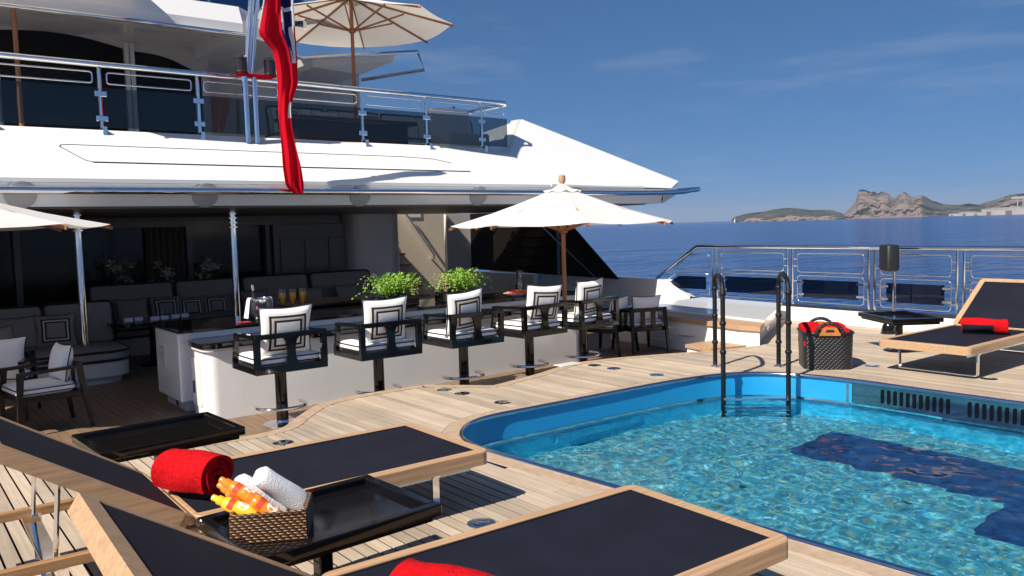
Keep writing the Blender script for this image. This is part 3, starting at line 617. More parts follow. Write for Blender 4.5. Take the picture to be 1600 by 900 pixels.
# sun deck overhang above
sweep('sun_deck_edge', [(13.1, 4.98), (13.1, 5.12), (13.25, 5.42), (18.4, 5.42), (18.4, 5.2), (14.6, 5.2), (13.4, 4.98)], XL, 4.95, 'gelcoat')
MB().add([(4.95, 13.1, 4.98), (4.95, 13.25, 5.42), (4.95, 18, 5.42), (4.95, 18, 5.0), (6.3, 14.3, 4.98), (6.3, 14.4, 5.4), (6.3, 18, 5.4), (6.3, 18, 5.0)], [(0, 4, 5, 1), (1, 5, 6, 2), (2, 6, 7, 3), (3, 7, 4, 0), (4, 7, 6, 5), (0, 1, 2, 3)]).build('sun_deck_corner', 'gelcoat', YT)
MB().tube([(XL, 13.02, 4.93), (5.0, 13.02, 4.93), (6.45, 14.25, 4.93), (8.95, 14.25, 5.33), (9.1, 14.25, 4.98), (8.0, 14.9, 4.78)], .035, 8).build('sun_deck_rail', 'steel', YT, 'all')
for x in (1.9, 3.0, 4.1): MB().tube([(x, 13.02, 4.93), (x, 13.3, 5.0)], .015, 6).build('rail_bracket', 'steel', YT, True)
MB().add([(6.7, 14.4, 5.05), (8.6, 14.4, 5.32), (8.5, 14.5, 5.12), (7.9, 14.7, 4.85), (6.8, 14.5, 4.85)] + [(6.7, 17, 5.05), (8.6, 17, 5.32), (8.5, 17, 5.12), (7.9, 17, 4.85), (6.8, 17, 4.85)], [(0, 1, 2, 3, 4), (9, 8, 7, 6, 5), (0, 5, 6, 1), (1, 6, 7, 2), (2, 7, 8, 3), (3, 8, 9, 4), (4, 9, 5, 0)]).build('bridge_wing', 'gelcoat', YT)
for k in range(5): MB().box(2.2 + k * .85, 3.0 + k * .85, 14.0, 14.02, 5.43, 6.4).build('sun_deck_glass', 'upper_glass', YT)
for k in range(6): MB().tube([(2.17 + k * .85, 13.97, 5.4), (2.17 + k * .85, 13.97, 6.4)], .03, 6).build('sun_deck_post', 'steel', YT, True)
# main deck interior
BW = 16.4
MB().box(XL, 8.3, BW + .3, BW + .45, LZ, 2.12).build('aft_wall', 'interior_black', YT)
MB().box(XL, 8.3, BW + .1, BW + .29, 1.93, 2.115).build('wall_header', 'joinery_shaded', YT)
for x in (1.0, 2.02, 4.95, 6.55): MB().box(x - .05, x + .05, BW + .12, BW + .28, LZ, 1.93).build('door_jamb', 'joinery_shaded', YT)
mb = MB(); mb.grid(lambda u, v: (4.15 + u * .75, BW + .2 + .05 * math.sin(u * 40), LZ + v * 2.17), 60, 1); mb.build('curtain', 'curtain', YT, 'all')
MB().box(6.62, 8.3, BW + .0, BW + .28, LZ, 1.92).build('joinery_wall', 'joinery_shaded', YT)
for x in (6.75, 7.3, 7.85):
    d_ = MB().box(x, x + .48, BW - .03, BW - .004, LZ + .05, 1.62, .006).build('cabinet_door', 'joinery_shaded', YT)
    MB().tube([(x + .40, BW - .05, .82), (x + .30, BW - .05, .82)], .012, 6).build('handle', 'steel', d_, True)
pl = [(x, y) for x, y in rrect(8.25, 9.55, BW - .35, BW + 1.2, .35, 8)]
MB().prism(pl, LZ, 2.118).build('rounded_pillar', 'cream_panel', YT, True)
MB().box(-2.2, -2.0, Y0 + .4, 17, LZ, 2.118).build('unseen_port_sun_blocker', 'gelcoat', YT)  # out of view, added to keep port-side sun out of the interior
# stair well
MB().box(9.5, 12.6, 18.3, 18.45, LZ, 3.4).build('stair_wall', 'stair_cream', YT)
MB().box(11.75, 12.6, 17.6, 17.72, LZ, 2.118).build('side_wall', 'cream_panel', YT)
MB().box(12.45, 12.6, 15.0, 17.6, LZ, .6).build('side_wall_base', 'cream_panel', YT)
for k in range(8):
    x1 = 11.25 - k * .168; z = LZ + .08 + k * .268
    if x1 < 9.9: break
    MB().box(9.56, x1, 17.45, 18.28, z - .045, z, .008).build('stair_tread', 'oiled_teak', YT)
    MB().box(9.56, x1 - .03, 17.5, 18.28, z - .267, z - .046).build('stair_riser', 'stair_cream', YT)
    MB().lathe([(.045, 0), (.045, .012), (.03, .02), (0, .02)], n=12).xf(T(x1 + .22, 18.296, z + .16, rx=rad(90))).build('stair_light', 'brushed_steel', YT, True)
MB().tube([(10.6, 18.15, 2.53), (11.69, 18.15, 1.08), (11.69, 18.15, .97), (11.69, 18.29, .97)], .028, 8).build('stair_handrail', 'steel', YT, 'all')
MB().box(11.02, 11.41, 18.28, 18.297, 2.06, 2.34, .004).build('stair_window', 'label_white', YT)
# starboard glass screen (real pane, slanted after edge)
MB().prism([(12.75, .58), (17.6, .66), (17.6, 2.118), (14.75, 2.118)], 12.5, 12.515, 'x').build('screen_pane', 'screen_glass', YT)
MB().prism([(12.2, .57), (12.75, .585), (14.75, 2.118), (14.1, 2.118)], 12.49, 12.53, 'x').build('screen_frame', 'interior_black', YT)
MB().tube([(12.48, 12.9, .6), (12.48, 15.2, 2.1)], .018, 6).build('screen_strut', 'brushed_steel', YT, True)
# chrome columns
for x, lab in ((2.28, 'left'), (4.44, 'right')):
    c_ = MB().lathe([(.052, LZ + .3), (.05, 2.0), (.05, 2.118)], (x, 12.6, 0), 20).build('column', 'steel', YT, True)
    for z in (1.86, 1.93, 2.0, 2.07): MB().lathe([(.064, -.012), (.085, -.008), (.085, .008), (.064, .012)], (x, 12.6, z), 20).build('column_ring', 'steel', c_, True)

# ---------------- starboard bulwark, side platform and railing
def bx_(y): return 12.34 + max(0, (y - 5.5)) * .055 + min(0, (y - 5.5)) * .09
BT = thing('bulwark', 'white starboard bulwark with dark cap sloping down to the pool deck', 'bulwark')
ys = [-3.4, 0, 2, 4, 6, 8, 9.5, 10.4, 10.75, 11.1, 11.5, 12.3, 14, 17.5]; zc = lambda y: .235 if y < 10.4 else min(.6, .235 + (y - 10.4) * .5)
mb = MB(); a = [(bx_(y), y, LZ - .1) for y in ys] + [(bx_(y), y, zc(y)) for y in ys] + [(bx_(y) + .28, y, zc(y)) for y in ys] + [(bx_(y) + .3, y, -2.5) for y in ys]; n = len(ys)
mb.add(a, [(k * n + i, k * n + i + 1, (k + 1) * n + i + 1, (k + 1) * n + i) for k in range(3) for i in range(n - 1)]); mb.build('wall', 'gelcoat', BT)
yc = [y for y in ys if y <= 10.4]; mb = MB(); mb.tube([(bx_(y) + .06, y, .25) for y in yc], .03, 6); mb.build('cap_strip', 'matte_black', BT, 'all')
PLT = thing('side_platform', 'white locker platform with narrow teak edge beside the starboard bulwark', 'platform')
MB().prism([(9.98, 9.95), (9.98, 9.1), (9.62, 7.0), (9.66, 6.72), (10.2, 7.05), (12.32, 8.15), (12.5, 9.95)], LZ, .20).build('locker', 'gelcoat', PLT)
MB().prism([(9.95, 9.97), (9.95, 9.1), (9.585, 7.0), (9.63, 6.69), (10.08, 6.93), (10.12, 7.2), (10.4, 9.1), (10.4, 9.97)], .202, .27).build('teak_edge', 'pale_teak', PLT)
MB().prism([(10.405, 9.97), (10.405, 9.1), (10.125, 7.2), (10.09, 6.94), (12.34, 8.12), (12.5, 9.97)], .202, .30).build('white_top', 'gelcoat', PLT)
LV = MB().box(9.90, 9.965, 8.42, 8.98, -.20, .12, .01).xf(Matrix.Identity(4)).build('vent_frame', 'gelcoat', PLT)
for k in range(4): MB().bar((9.885, 8.47, -.14 + k * .072), (9.885, 8.93, -.14 + k * .072), .045, .012, (.55, 0, .83)).build('vent_slat', 'gelcoat', LV)
SP_ = thing('side_step', 'teak step block between the pool deck and the white locker', 'step')
MB().prism([(8.95, 7.0), (9.5, 6.85), (9.57, 7.45), (9.05, 7.5)], LZ, -.04).build('block', 'gelcoat', SP_); MB().prism([(8.92, 6.98), (9.5, 6.82), (9.58, 7.47), (9.03, 7.52)], -.038, .012).build('tread', 'pale_teak', SP_)
MB().lathe([(.05, 0), (.05, .012), (.035, .018), (0, .018)], n=16).xf(T(10.6, 7.24, .1, rx=rad(90), rz=rad(27))).build('round_fitting', 'steel', PLT, True)
SR = thing('side_railing', 'chrome starboard railing with rounded loops and small dark glass panes', 'railing')
def rp(y, z): return (bx_(y) + .1, y, z)
MB().tube([rp(11.35, .62), rp(10.25, 1.27), rp(9, 1.265), rp(6.5, 1.26), rp(3, 1.26), rp(0, 1.26), rp(-3, 1.26)], .036, 10).build('top_rail', 'steel', SR, 'all')
pys = [9.8, 8.12, 6.6, 5.22, 3.85, 2.4]
for y in pys:
    for d in (-.05, .05): MB().tube([rp(y + d, .26), rp(y + d, 1.25)], .023, 8).build('post', 'steel', SR, True)
for a, b in zip(pys, pys[1:]):
    for z0, z1 in ((.33, .78), (.84, 1.16)):
        MB().tube([rp(y, z) for y, z in rrect(b + .14, a - .14, z0, z1, .06, 4)], .011, 6, closed=True).build('rail_loop', 'steel', SR, 'all')
        for y in (b + .1, a - .1):
            for z in (z0 + .1, z1 - .1): MB().tube([rp(y + .045, z), rp(y - .045, z)], .008, 5).build('loop_pin', 'steel', SR, True)
    P0, P1 = rp(b + .24, 0), rp(a - .24, 0); mb = MB(); mb.bar((P0[0], P0[1], .56), (P1[0], P1[1], .56), .01, .30); mb.build('glass_pane', 'sea_rail_glass', SR)
    for y in (b + .2, a - .2):
        for z in (.46, .66): q = rp(y, z); MB().box(q[0] - .014, q[0] + .014, q[1] - .07, q[1] + .07, z - .02, z + .02, .006).build('pane_clamp', 'steel', SR)
for pts in ([(10.9, .8), (10.45, 1.1), (9.95, 1.1), (9.95, .86)], [(11.15, .52), (10.8, .74), (9.95, .74), (9.95, .34), (10.75, .34)]):
    MB().tube([rp(y, z) for y, z in pts], .011, 6, closed=True).build('rail_loop', 'steel', SR, 'all')
MB().prism([(10.72, .43), (10.95, .55), (10.72, .68), (10.05, .68), (10.05, .43)], bx_(10.4) + .095, bx_(10.4) + .105, 'x').build('glass_pane', 'sea_rail_glass', SR)
t = thing('pole_speaker', 'black padded speaker box on a chrome pole by the starboard rail', 'speaker', (12.22, 6.1, 0))
MB().tube([(0, 0, .0), (0, 0, .95)], .024, 8).build('pole', 'steel', t, True)
mb = MB(); cushion(mb, -.16, .16, -.1, .1, 0, .4, .05, .0); mb.xf(T(-.03, .07, .92, rz=rad(50))); mb.build('speaker_box', 'matte_black', t, True)
MB().lathe([(.12, .002), (.12, .012), (.03, .03)], n=18).build('base', 'steel', t, True)
t = thing('deck_dome', 'small glossy black dome on the deck behind the square side table', 'dome', (11.9, 6.02, 0))
MB().lathe([(.10, .002), (.105, .05), (.09, .12), (.06, .165), (0, .18)], n=24).build('shell', 'black_lacquer', t, True); MB().lathe([(.115, .0015), (.115, .012), (.1, .016)], n=24).build('ring', 'matte_black', t, True)

# ================================================================== THINGS
def umbrella(loc, R, zr, za, zb, label, rot=0, z_hub=None, n=8):
    t = thing('parasol', label, 'parasol', loc, rot, 'white parasols with teak poles')
    z_hub = z_hub or zr - .1
    def canopy(mb, r0, r1, z0, z1, k=5):
        for i in range(n):
            a0, a1 = 2 * math.pi * i / n, 2 * math.pi * (i + 1) / n
            def fn(u, v):
                r = r0 + (r1 - r0) * v; p = Vector((math.cos(a0), math.sin(a0), 0)) * r * (1 - u) + Vector((math.cos(a1), math.sin(a1), 0)) * r * u
                sag = .035 * math.sin(math.pi * u) * v + .03 * math.sin(math.pi * v)
                return (p.x, p.y, z0 + (z1 - z0) * v - sag)
            mb.grid(fn, 4, k)
        return mb
    canopy(MB(), .10, R, za - .07, zr).build('canopy', 'umbrella_canvas', t, True)
    canopy(MB(), .03, R * .17, za - .0, za - .10, 2).build('vent_cap', 'umbrella_canvas', t, True)
    MB().tube([(0, 0, zb), (0, 0, za + .01)], .032, 12).build('pole', 'pole_teak', t, True)
    MB().lathe([(.03, za), (.045, za + .02), (.052, za + .05), (.05, za + .11), (.03, za + .13), (0, za + .132)], n=14).build('finial', 'pale_teak', t, True)
    MB().lathe([(.034, z_hub - .05), (.065, z_hub - .03), (.065, z_hub + .03), (.034, z_hub + .05)], n=14).build('hub', 'pole_teak', t, True)
    for i in range(n):
        a = 2 * math.pi * i / n; c, s = math.cos(a), math.sin(a)
        MB().bar((c * .06, s * .06, za - .115), (c * (R + .02), s * (R + .02), zr - .045), .022, .034).build('rib', 'pole_teak', t)
        zm = za - .115 + (zr - .045 - za + .115) * .52
        MB().bar((c * .05, s * .05, z_hub), (c * R * .52, s * R * .52, zm - .02), .018, .028).build('strut', 'pole_teak', t)
    return t
umbrella((8.03, 8.95, 0), 1.66, 1.775, 2.36, .60, 'open white parasol above the bar stools at the starboard end', rad(14))
umbrella((.52, 10.3, 0), 1.66, 1.90, 2.38, LZ, 'white parasol cut off by the left picture edge on the bar deck', rad(-8))
umbrella((6.95, 13.2, 0), 1.78, 5.38, 5.95, 3.1, 'open white parasol standing on the upper deck behind the railing', rad(10))
umbrella((1.78, 13.2, 0), 1.75, 5.55, 6.1, 3.1, 'white parasol at the upper left corner above the arched windows', rad(20))

# bar
BR = thing('bar_counter', 'long white bar counter with black stone top on the lower deck', 'bar', (0, 0, 0))
pl = rrect(2.74, 8.2, 8.78, 9.38, .12, 5)
MB().prism(pl, LZ, .50).build('front_panel', 'gelcoat', BR, True)
MB().prism(rrect(2.71, 8.23, 8.75, 9.38, .13, 5), .502, .53).build('trim_band', 'cream_panel', BR, True)
MB().prism(rrect(2.70, 8.24, 8.74, 9.38, .13, 5), .532, .585).build('lower_top', 'black_lacquer', BR, True)
MB().box(2.64, 8.72, 9.43, 10.35, LZ + .12, .655, .012).build('rear_cabinet', 'gelcoat', BR)
MB().box(2.72, 8.6, 9.5, 10.28, LZ, LZ + .118).build('plinth', 'cream_panel', BR)
MB().box(2.66, 8.7, 9.385, 9.428, .588, .656).build('upper_trim', 'gelcoat', BR)
MB().box(2.62, 8.78, 9.36, 10.38, .659, .70, .010).build('upper_top', 'black_lacquer', BR)
LV = MB().box(2.625, 2.638, 9.93, 10.12, .22, .48, .003).build('vent_frame', 'gelcoat', BR)
for k in range(6): MB().bar((2.618, 9.95, .25 + k * .04), (2.618, 10.10, .25 + k * .04), .02, .006, (.6, 0, .8)).build('vent_slat', 'soffit_grey', LV)
MB().lathe([(.045, 0), (.045, .01), (.02, .016), (0, .016)], n=16).xf(T(2.715, 9.85, LZ + .06, ry=rad(-90))).build('round_socket', 'brushed_steel', BR, True)
DP = MB().prism(rrect(9.0, 9.3, LZ + .12, .4, .03, 3), 2.732, 2.739, 'x').build('end_door', 'gelcoat', BR)
MB().box(2.724, 2.7315, 9.22, 9.26, .0, .14, .003).build('latch', 'matte_black', DP)
BBQ = MB().box(4.55, 6.05, 10.55, 11.15, LZ, .72, .01).build('grill_cabinet', 'black_lacquer', BR)
for z in (.46, .60): MB().tube([(4.6, 10.52, z), (6.0, 10.52, z)], .022, 8).build('grill_bar', 'brushed_steel', BBQ, True)
MB().box(4.5, 6.1, 10.5, 11.2, .722, .77, .01).build('grill_lid', 'black_wood', BBQ)

# bar stools
def make_stool(loc, label):
    t = thing('bar_stool', label, 'bar stool', loc, 0, 'bar stools along the counter')
    w, d = .385, .335; zb, zt = .60, 1.0
    MB().box(-w, w, -d, d, zb, zb + .065, .006).build('seat_frame', 'black_lacquer', t)
    for sx in (-1, 1):
        MB().bar((sx * (w - .03), -d + .025, zb + .06), (sx * (w - .03), -d + .025, zt - .01), .06, .05, (0, 1, 0)).build('back_post', 'black_lacquer', t)
        MB().bar((sx * (w - .025), d - .03, zb + .06), (sx * (w - .045), d - .06, zt - .03), .05, .055, (0, 1, 0), .045, .04).build('front_post', 'black_lacquer', t)
        MB().bar((sx * (w - .035), -d + .0, zt - .018), (sx * (w - .045), d - .03, zt - .045), .055, .034).build('arm_rest', 'black_lacquer', t)
    MB().box(-w, w, -d - .004, -d + .05, zt - .05, zt + .002, .006).build('back_rail', 'black_lacquer', t)
    mb = MB()
    n = 8; L_ = []; R_ = []
    for k in range(n + 1):
        v = k / n; hw = .042 + .05 * (abs(2 * v - 1) ** 3); L_.append((-hw, zb + .06 + v * (zt - zb - .10))); R_.append((hw, zb + .06 + v * (zt - zb - .10)))
    mb.prism(L_ + R_[::-1], -d + .008, -d + .04, 'y'); mb.build('splat', 'black_lacquer', t)
    mb = MB(); cushion(mb, -w + .05, w - .05, -d + .055, d - .02, zb + .067, zb + .165, .06, .012); s_ = mb.build('seat_cushion', 'canvas', t, True)
    for z in (zb + .092, zb + .142): MB().tube([(x, y, z) for x, y in rrect(-w + .048, w - .048, -d + .053, d - .018, .06, 4)], .007, 5, closed=True).build('piping', 'black_fabric', s_, 'all')
    pillow('back_pillow', .54, .50, .17, t, T(-.02, -d + .15, zb + .16, rx=rad(10)), True)
    MB().lathe([(.062, .02), (.06, zb)], n=18).build('post', 'black_lacquer', t, True)
    MB().lathe([(.20, .002), (.20, .012), (.07, .03), (.062, .05)], n=24).build('floor_flange', 'steel', t, True)
    MB().tube([(.26 * math.cos(a), .02 + .24 * math.sin(a), .20) for a in [rad(-200 + 220 * k / 16) for k in range(17)]], .018, 8).build('foot_ring', 'steel', t, 'all')
    return t
st = make_stool((3.28, 8.12, LZ), 'bar stool with striped square pillow, nearest the ice bucket, first from left')
for x, y, rz, lab in ((4.44, 8.13, 0, 'bar stool with square-banded pillow before the left fern planter, second from left'), (5.62, 8.14, 0, 'bar stool before the right fern planter, third from left'), (6.70, 8.18, .05, 'bar stool next to the plate of fruit, fourth from left'), (7.70, 8.22, .08, 'bar stool under the parasol at the starboard end, fifth from left')):
    c_ = copy_thing(st, (x, y, LZ), rz, lab)
    for q in c_.children:
        if q.name.startswith('back_pillow'): k_ = (x * 7.3) % 1; q.rotation_euler = (rad(-2 + 3 * k_), rad(-4 + 8 * k_), rad(6 - 14 * k_)); q.location = (.03 * math.sin(x * 3), .02, -.012)

# dining armchairs
def make_chair(loc, rz, label):
    t = thing('dining_armchair', label, 'armchair', loc, rz, 'dark wooden dining armchairs')
    w, d = .31, .30; m_ = 'black_wood'          # faces +y local
    for sx in (-1, 1):
        MB().bar((sx * (w + .01), d + .02, 0), (sx * (w - .02), d - .03, .64), .03, .035, (0, 1, 0), .05, .06).build('leg', m_, t)
        MB().bar((sx * (w - .01), -d - .08, 0), (sx * (w - .03), -d + .02, .70), .03, .035, (0, 1, 0), .055, .06).build('leg', m_, t)
        MB().bar((sx * (w - .02), -d + .0, .66), (sx * (w - .02), d + .0, .64), .05, .035).build('arm_rest', m_, t)
    MB().box(-w + .01, w - .01, -d + .01, d - .01, .34, .40, .006).build('seat_frame', m_, t)
    MB().box(-w + .02, w - .02, -d - .005, -d + .035, .64, .70, .006).build('back_rail', m_, t)
    for x in (-.09, .09): MB().bar((x, -d + .015, .40), (x, -d + .015, .65), .07, .02, (0, 1, 0)).build('splat', m_, t)
    mb = MB(); cushion(mb, -w + .03, w - .03, -d + .05, d + .01, .402, .50, .05, .012); s_ = mb.build('seat_cushion', 'canvas', t, True)
    for z in (.43, .475): MB().tube([(x, y, z) for x, y in rrect(-w + .028, w - .028, -d + .048, d + .012, .05, 4)], .006, 5, closed=True).build('piping', 'black_fabric', s_, 'all')
    pillow('back_pillow', .46, .38, .16, t, T(0, -d + .14, .50, rx=rad(12)), False)
    return t
ch = make_chair((1.33, 9.78, LZ), rad(98), 'dark wooden armchair with white pillow, nearest the camera at left')
copy_thing(ch, (1.05, 10.75, LZ), rad(160), 'dark armchair with low white pillow behind the nearest armchair')
copy_thing(ch, (8.95, 9.0, LZ), rad(15), 'dark armchair directly behind the last bar stool')
copy_thing(ch, (9.42, 8.75, LZ), rad(-20), 'dark armchair between the last bar stool and the white locker')
t = thing('round_table', 'black round table cut off by the left picture edge', 'table', (.42, 10.05, LZ))
MB().lathe([(.52, .66), (.55, .675), (.55, .70), (.53, .712), (0, .712)], n=36).build('table_top', 'black_lacquer', t, True); MB().lathe([(.05, .02), (.045, .66)], n=16).build('column', 'black_lacquer', t, True); MB().lathe([(.3, .002), (.3, .02), (.05, .04)], n=28).build('base', 'black_lacquer', t, True)

# sofa group under the overhang
def sofa_block(t, x0, x1, y0, y1, r=.12, fab='sofa_fabric_shaded'):
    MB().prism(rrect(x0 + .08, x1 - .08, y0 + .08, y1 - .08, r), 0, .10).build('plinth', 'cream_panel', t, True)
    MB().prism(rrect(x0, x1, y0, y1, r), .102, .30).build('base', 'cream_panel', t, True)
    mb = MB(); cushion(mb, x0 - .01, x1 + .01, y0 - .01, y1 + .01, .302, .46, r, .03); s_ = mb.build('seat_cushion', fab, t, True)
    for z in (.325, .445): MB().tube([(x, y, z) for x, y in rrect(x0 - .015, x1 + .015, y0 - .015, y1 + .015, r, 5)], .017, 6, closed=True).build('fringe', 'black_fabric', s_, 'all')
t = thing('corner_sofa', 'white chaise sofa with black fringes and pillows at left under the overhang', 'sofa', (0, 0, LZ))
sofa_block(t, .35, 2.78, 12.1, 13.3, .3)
def backrest(t, x0, x1, y, h=.62, rx=-12, z=.42, fab='sofa_fabric_shaded'):
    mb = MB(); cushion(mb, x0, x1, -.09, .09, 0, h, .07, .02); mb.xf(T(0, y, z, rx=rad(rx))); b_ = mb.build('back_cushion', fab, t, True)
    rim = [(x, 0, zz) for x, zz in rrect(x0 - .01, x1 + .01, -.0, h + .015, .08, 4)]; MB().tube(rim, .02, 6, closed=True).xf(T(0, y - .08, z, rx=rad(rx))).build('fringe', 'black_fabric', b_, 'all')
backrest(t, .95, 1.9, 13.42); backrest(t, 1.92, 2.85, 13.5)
mb = MB(); cushion(mb, -.1, .1, 12.3, 13.3, .42, 1.0, .07, .02); mb.xf(T(.62, 0, 0)); b_ = mb.build('side_backrest', 'sofa_fabric_shaded', t, True)
for x in (.50, .66): MB().box(x, x + .07, 12.28, 13.3, .995, 1.03, .012).build('stripe', 'black_fabric', b_)
for i, (x, y, w, h, rz, bn, lab) in enumerate(((1.0, 12.35, .56, .52, 25, False, 'large white pillow with black fringe at the chaise front'), (1.22, 12.2, .46, .42, 25, False, 'smaller white pillow leaning on the large fringed pillow'), (2.0, 13.05, .5, .46, -8, True, 'black framed pillow on the chaise right of the fringed pillows'), (1.55, 13.1, .5, .46, 5, False, 'plain pillow half hidden behind the chaise pillows'))):
    p_ = thing('sofa_pillow', lab, 'pillow', (x, y, LZ + .47), rad(rz), 'pillows on the sofas'); pillow('cover', w, h, .17, p_, T(rx=rad(-14)), bn, base='sofa_fabric_shaded')
t = thing('long_sofa', 'long white sofa with black edged back cushions along the dark aft wall', 'sofa', (0, 0, LZ))
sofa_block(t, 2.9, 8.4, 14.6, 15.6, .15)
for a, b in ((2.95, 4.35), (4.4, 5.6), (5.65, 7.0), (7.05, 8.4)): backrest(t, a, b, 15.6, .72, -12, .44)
for i, (x, w, h, bn) in enumerate(((3.55, .5, .44, False), (4.1, .5, .44, True), (4.55, .46, .4, True), (5.0, .46, .4, True), (5.75, .5, .44, False), (6.9, .5, .42, False), (7.7, .5, .42, False))):
    labs = ['leftmost pillow on the long sofa', 'banded pillow second from left on the long sofa', 'banded pillow third from left on the long sofa', 'banded pillow fourth from left on the long sofa', 'pillow on the long sofa behind the red coral', 'pillow on the long sofa behind the champagne glasses', 'rightmost pillow on the long sofa near the pillar']
    p_ = thing('sofa_pillow', labs[i], 'pillow', (x, 15.25, LZ + .48), 0, 'pillows on the sofas'); pillow('cover', w, h, .16, p_, T(rx=rad(-14)), bn, n=18, base='sofa_fabric_shaded')
t = thing('dining_table', 'long black dining table set with rolled napkins in front of the long sofa', 'table', (0, 0, LZ))
MB().prism(rrect(2.75, 5.9, 12.9, 13.9, .4, 6), .66, .71).build('table_top', 'black_lacquer', t, True)
for x in (3.4, 5.3): MB().lathe([(.22, 0), (.22, .03), (.07, .08), (.07, .655)], (x, 13.4, 0), 18).build('pedestal', 'black_lacquer', t, True)
for i, (x, y, lab) in enumerate(((3.05, 13.15, 'white napkin roll with red ribbon, leftmost on the dining table'), (3.4, 13.05, 'white napkin roll nearest the dining table edge'), (3.72, 13.12, 'white napkin roll on the dining table, third from left'))):
    p_ = thing('napkin_roll', lab, 'napkin', (x, y, LZ + .711), .1, 'napkin rolls on the dining table')
    MB().tube([(-.13, 0, .04), (.13, 0, .04)], .04, 10).build('roll', 'linen', p_, True); MB().lathe([(.041, -.012), (.044, 0), (.041, .012)], n=12).xf(T(0, 0, .04, ry=rad(90))).build('ribbon', 'coral', p_, True)
for i, (x, y, lab) in enumerate(((3.55, 13.45, 'small clear glass left of the centre of the dining table'), (3.9, 13.5, 'small clear glass right of the other one on the dining table'))):
    p_ = thing('tumbler', lab, 'glass', (x, y, LZ + .711)); MB().lathe([(.03, .001), (.038, .12), (.035, .12), (.028, .008), (0, .008)], n=16).build('cup', 'clear_glass', p_, True); MB().lathe([(.0, .004), (.031, .006), (.0, .009)], n=16).build('foot', 'clear_glass', p_, True)
t = thing('coral_ornament', 'branching red coral ornament on the dining table', 'ornament', (5.05, 13.4, LZ + .711)); rnd = random.Random(9); mb = MB()
for k in range(26):
    a = rnd.uniform(0, 6.28); p = Vector((0, 0, .02)); pts = [p]
    for j in range(4): p = p + Vector((math.cos(a) * .07, math.sin(a) * .07, rnd.uniform(.02, .08))); a += rnd.uniform(-.7, .7); pts.append(p.copy())
    mb.tube(pts, [.012, .009, .007, .005, .003], 5)
mb.build('branches', 'coral', t, 'all'); MB().lathe([(.09, .001), (.08, .02), (.03, .03)], n=14).build('foot', 'coral', t, True)
# white orchid arrangements by the aft wall
def leaf_cloud(mb, c, R, n, rnd, size, flat=1.0):
    for _ in range(n):
        while True:
            p = Vector((rnd.uniform(-1, 1), rnd.uniform(-1, 1), rnd.uniform(-1, 1)))
            if p.length < 1: break
        p = Vector((p.x * R[0], p.y * R[1], p.z * R[2])) + Vector(c); d = Vector((rnd.gauss(0, 1), rnd.gauss(0, 1), rnd.gauss(0, .6))).normalized(); e = d.cross(Vector((rnd.gauss(0, 1), rnd.gauss(0, 1), rnd.gauss(0, 1)))).normalized(); s = size * rnd.uniform(.6, 1.3)
        mb.add([p - d * s, p + e * s * .45, p + d * s, p - e * s * .45], [(0, 1, 2, 3)])
for i, (x, lab) in enumerate(((3.5, 'leftmost white orchid arrangement before the dark aft wall'), (4.25, 'middle white orchid arrangement beside the curtain'), (5.12, 'right white orchid arrangement near the chrome column'))):
    t = thing('orchid_vase', lab, 'flowers', (x, 16.1, LZ), 0, 'orchid arrangements by the aft wall'); rnd = random.Random(i)
    MB().lathe([(.12, .002), (.15, .3), (.10, .72), (.12, .78), (.0, .78)], n=18).build('vase', 'black_lacquer', t, True)
    mb = MB()
    for k in range(12): a = rnd.uniform(0, 6.28); r_ = rnd.uniform(.05, .35); mb.tube([(0, 0, .76), (math.cos(a) * r_ * .6, math.sin(a) * r_ * .6, 1.2), (math.cos(a) * r_, math.sin(a) * r_, rnd.uniform(1.3, 1.75))], .006, 4)
    mb.build('stems', 'dark_leaf', t); mb = MB()
    for k in range(9): a = rnd.uniform(0, 6.28); r_ = rnd.uniform(.02, .25); leaf_cloud(mb, (math.cos(a) * r_, math.sin(a) * r_ * .6, rnd.uniform(.95, 1.55)), (.09, .09, .09), 26, rnd, .035)
    o = mb.build('blossoms', 'petal_white', t); o['kind'] = 'stuff'
# items on the bar
ZB = .701
t = thing('ice_bucket', 'steel ice bucket with white cloth and bottle neck on the bar', 'ice bucket', (3.72, 9.75, ZB))
MB().lathe([(.10, .001), (.115, .02), (.135, .25), (.142, .255), (.135, .26), (.128, .25), (.105, .03), (0, .03)], n=28).build('bucket', 'steel', t, True)
b_ = MB().lathe([(.035, .06), (.035, .26), (.016, .34), (.014, .42), (0, .42)], n=14).xf(T(-.02, .02, 0, ry=rad(-8))).build('bottle', 'matte_black', t, True); MB().lathe([(.017, .36), (.018, .43), (0, .432)], n=12).xf(T(-.02, .02, 0, ry=rad(-8))).build('foil', 'steel', b_, True)
def drape(u, v):
    a = rad(135 + u * 65); z = .265 - max(0, v - .2) * .30; r = .10 + min(v, .25) * .20 + max(0, v - .25) * .05 + .008 * math.sin(u * 22) * v
    return (r * math.cos(a), r * math.sin(a) - .0, z)
MB().grid(drape, 24, 10).build('cloth', 'linen', t, 'all')
MB().grid(lambda u, v: ((.146 + .01 * math.sin(v * 5)) * math.cos(rad(-40 + 60 * u)), (.146 + .01 * math.sin(v * 5)) * math.sin(rad(-40 + 60 * u)), .262 - .2 * v), 12, 8).build('cloth_tail', 'linen', t, 'all')
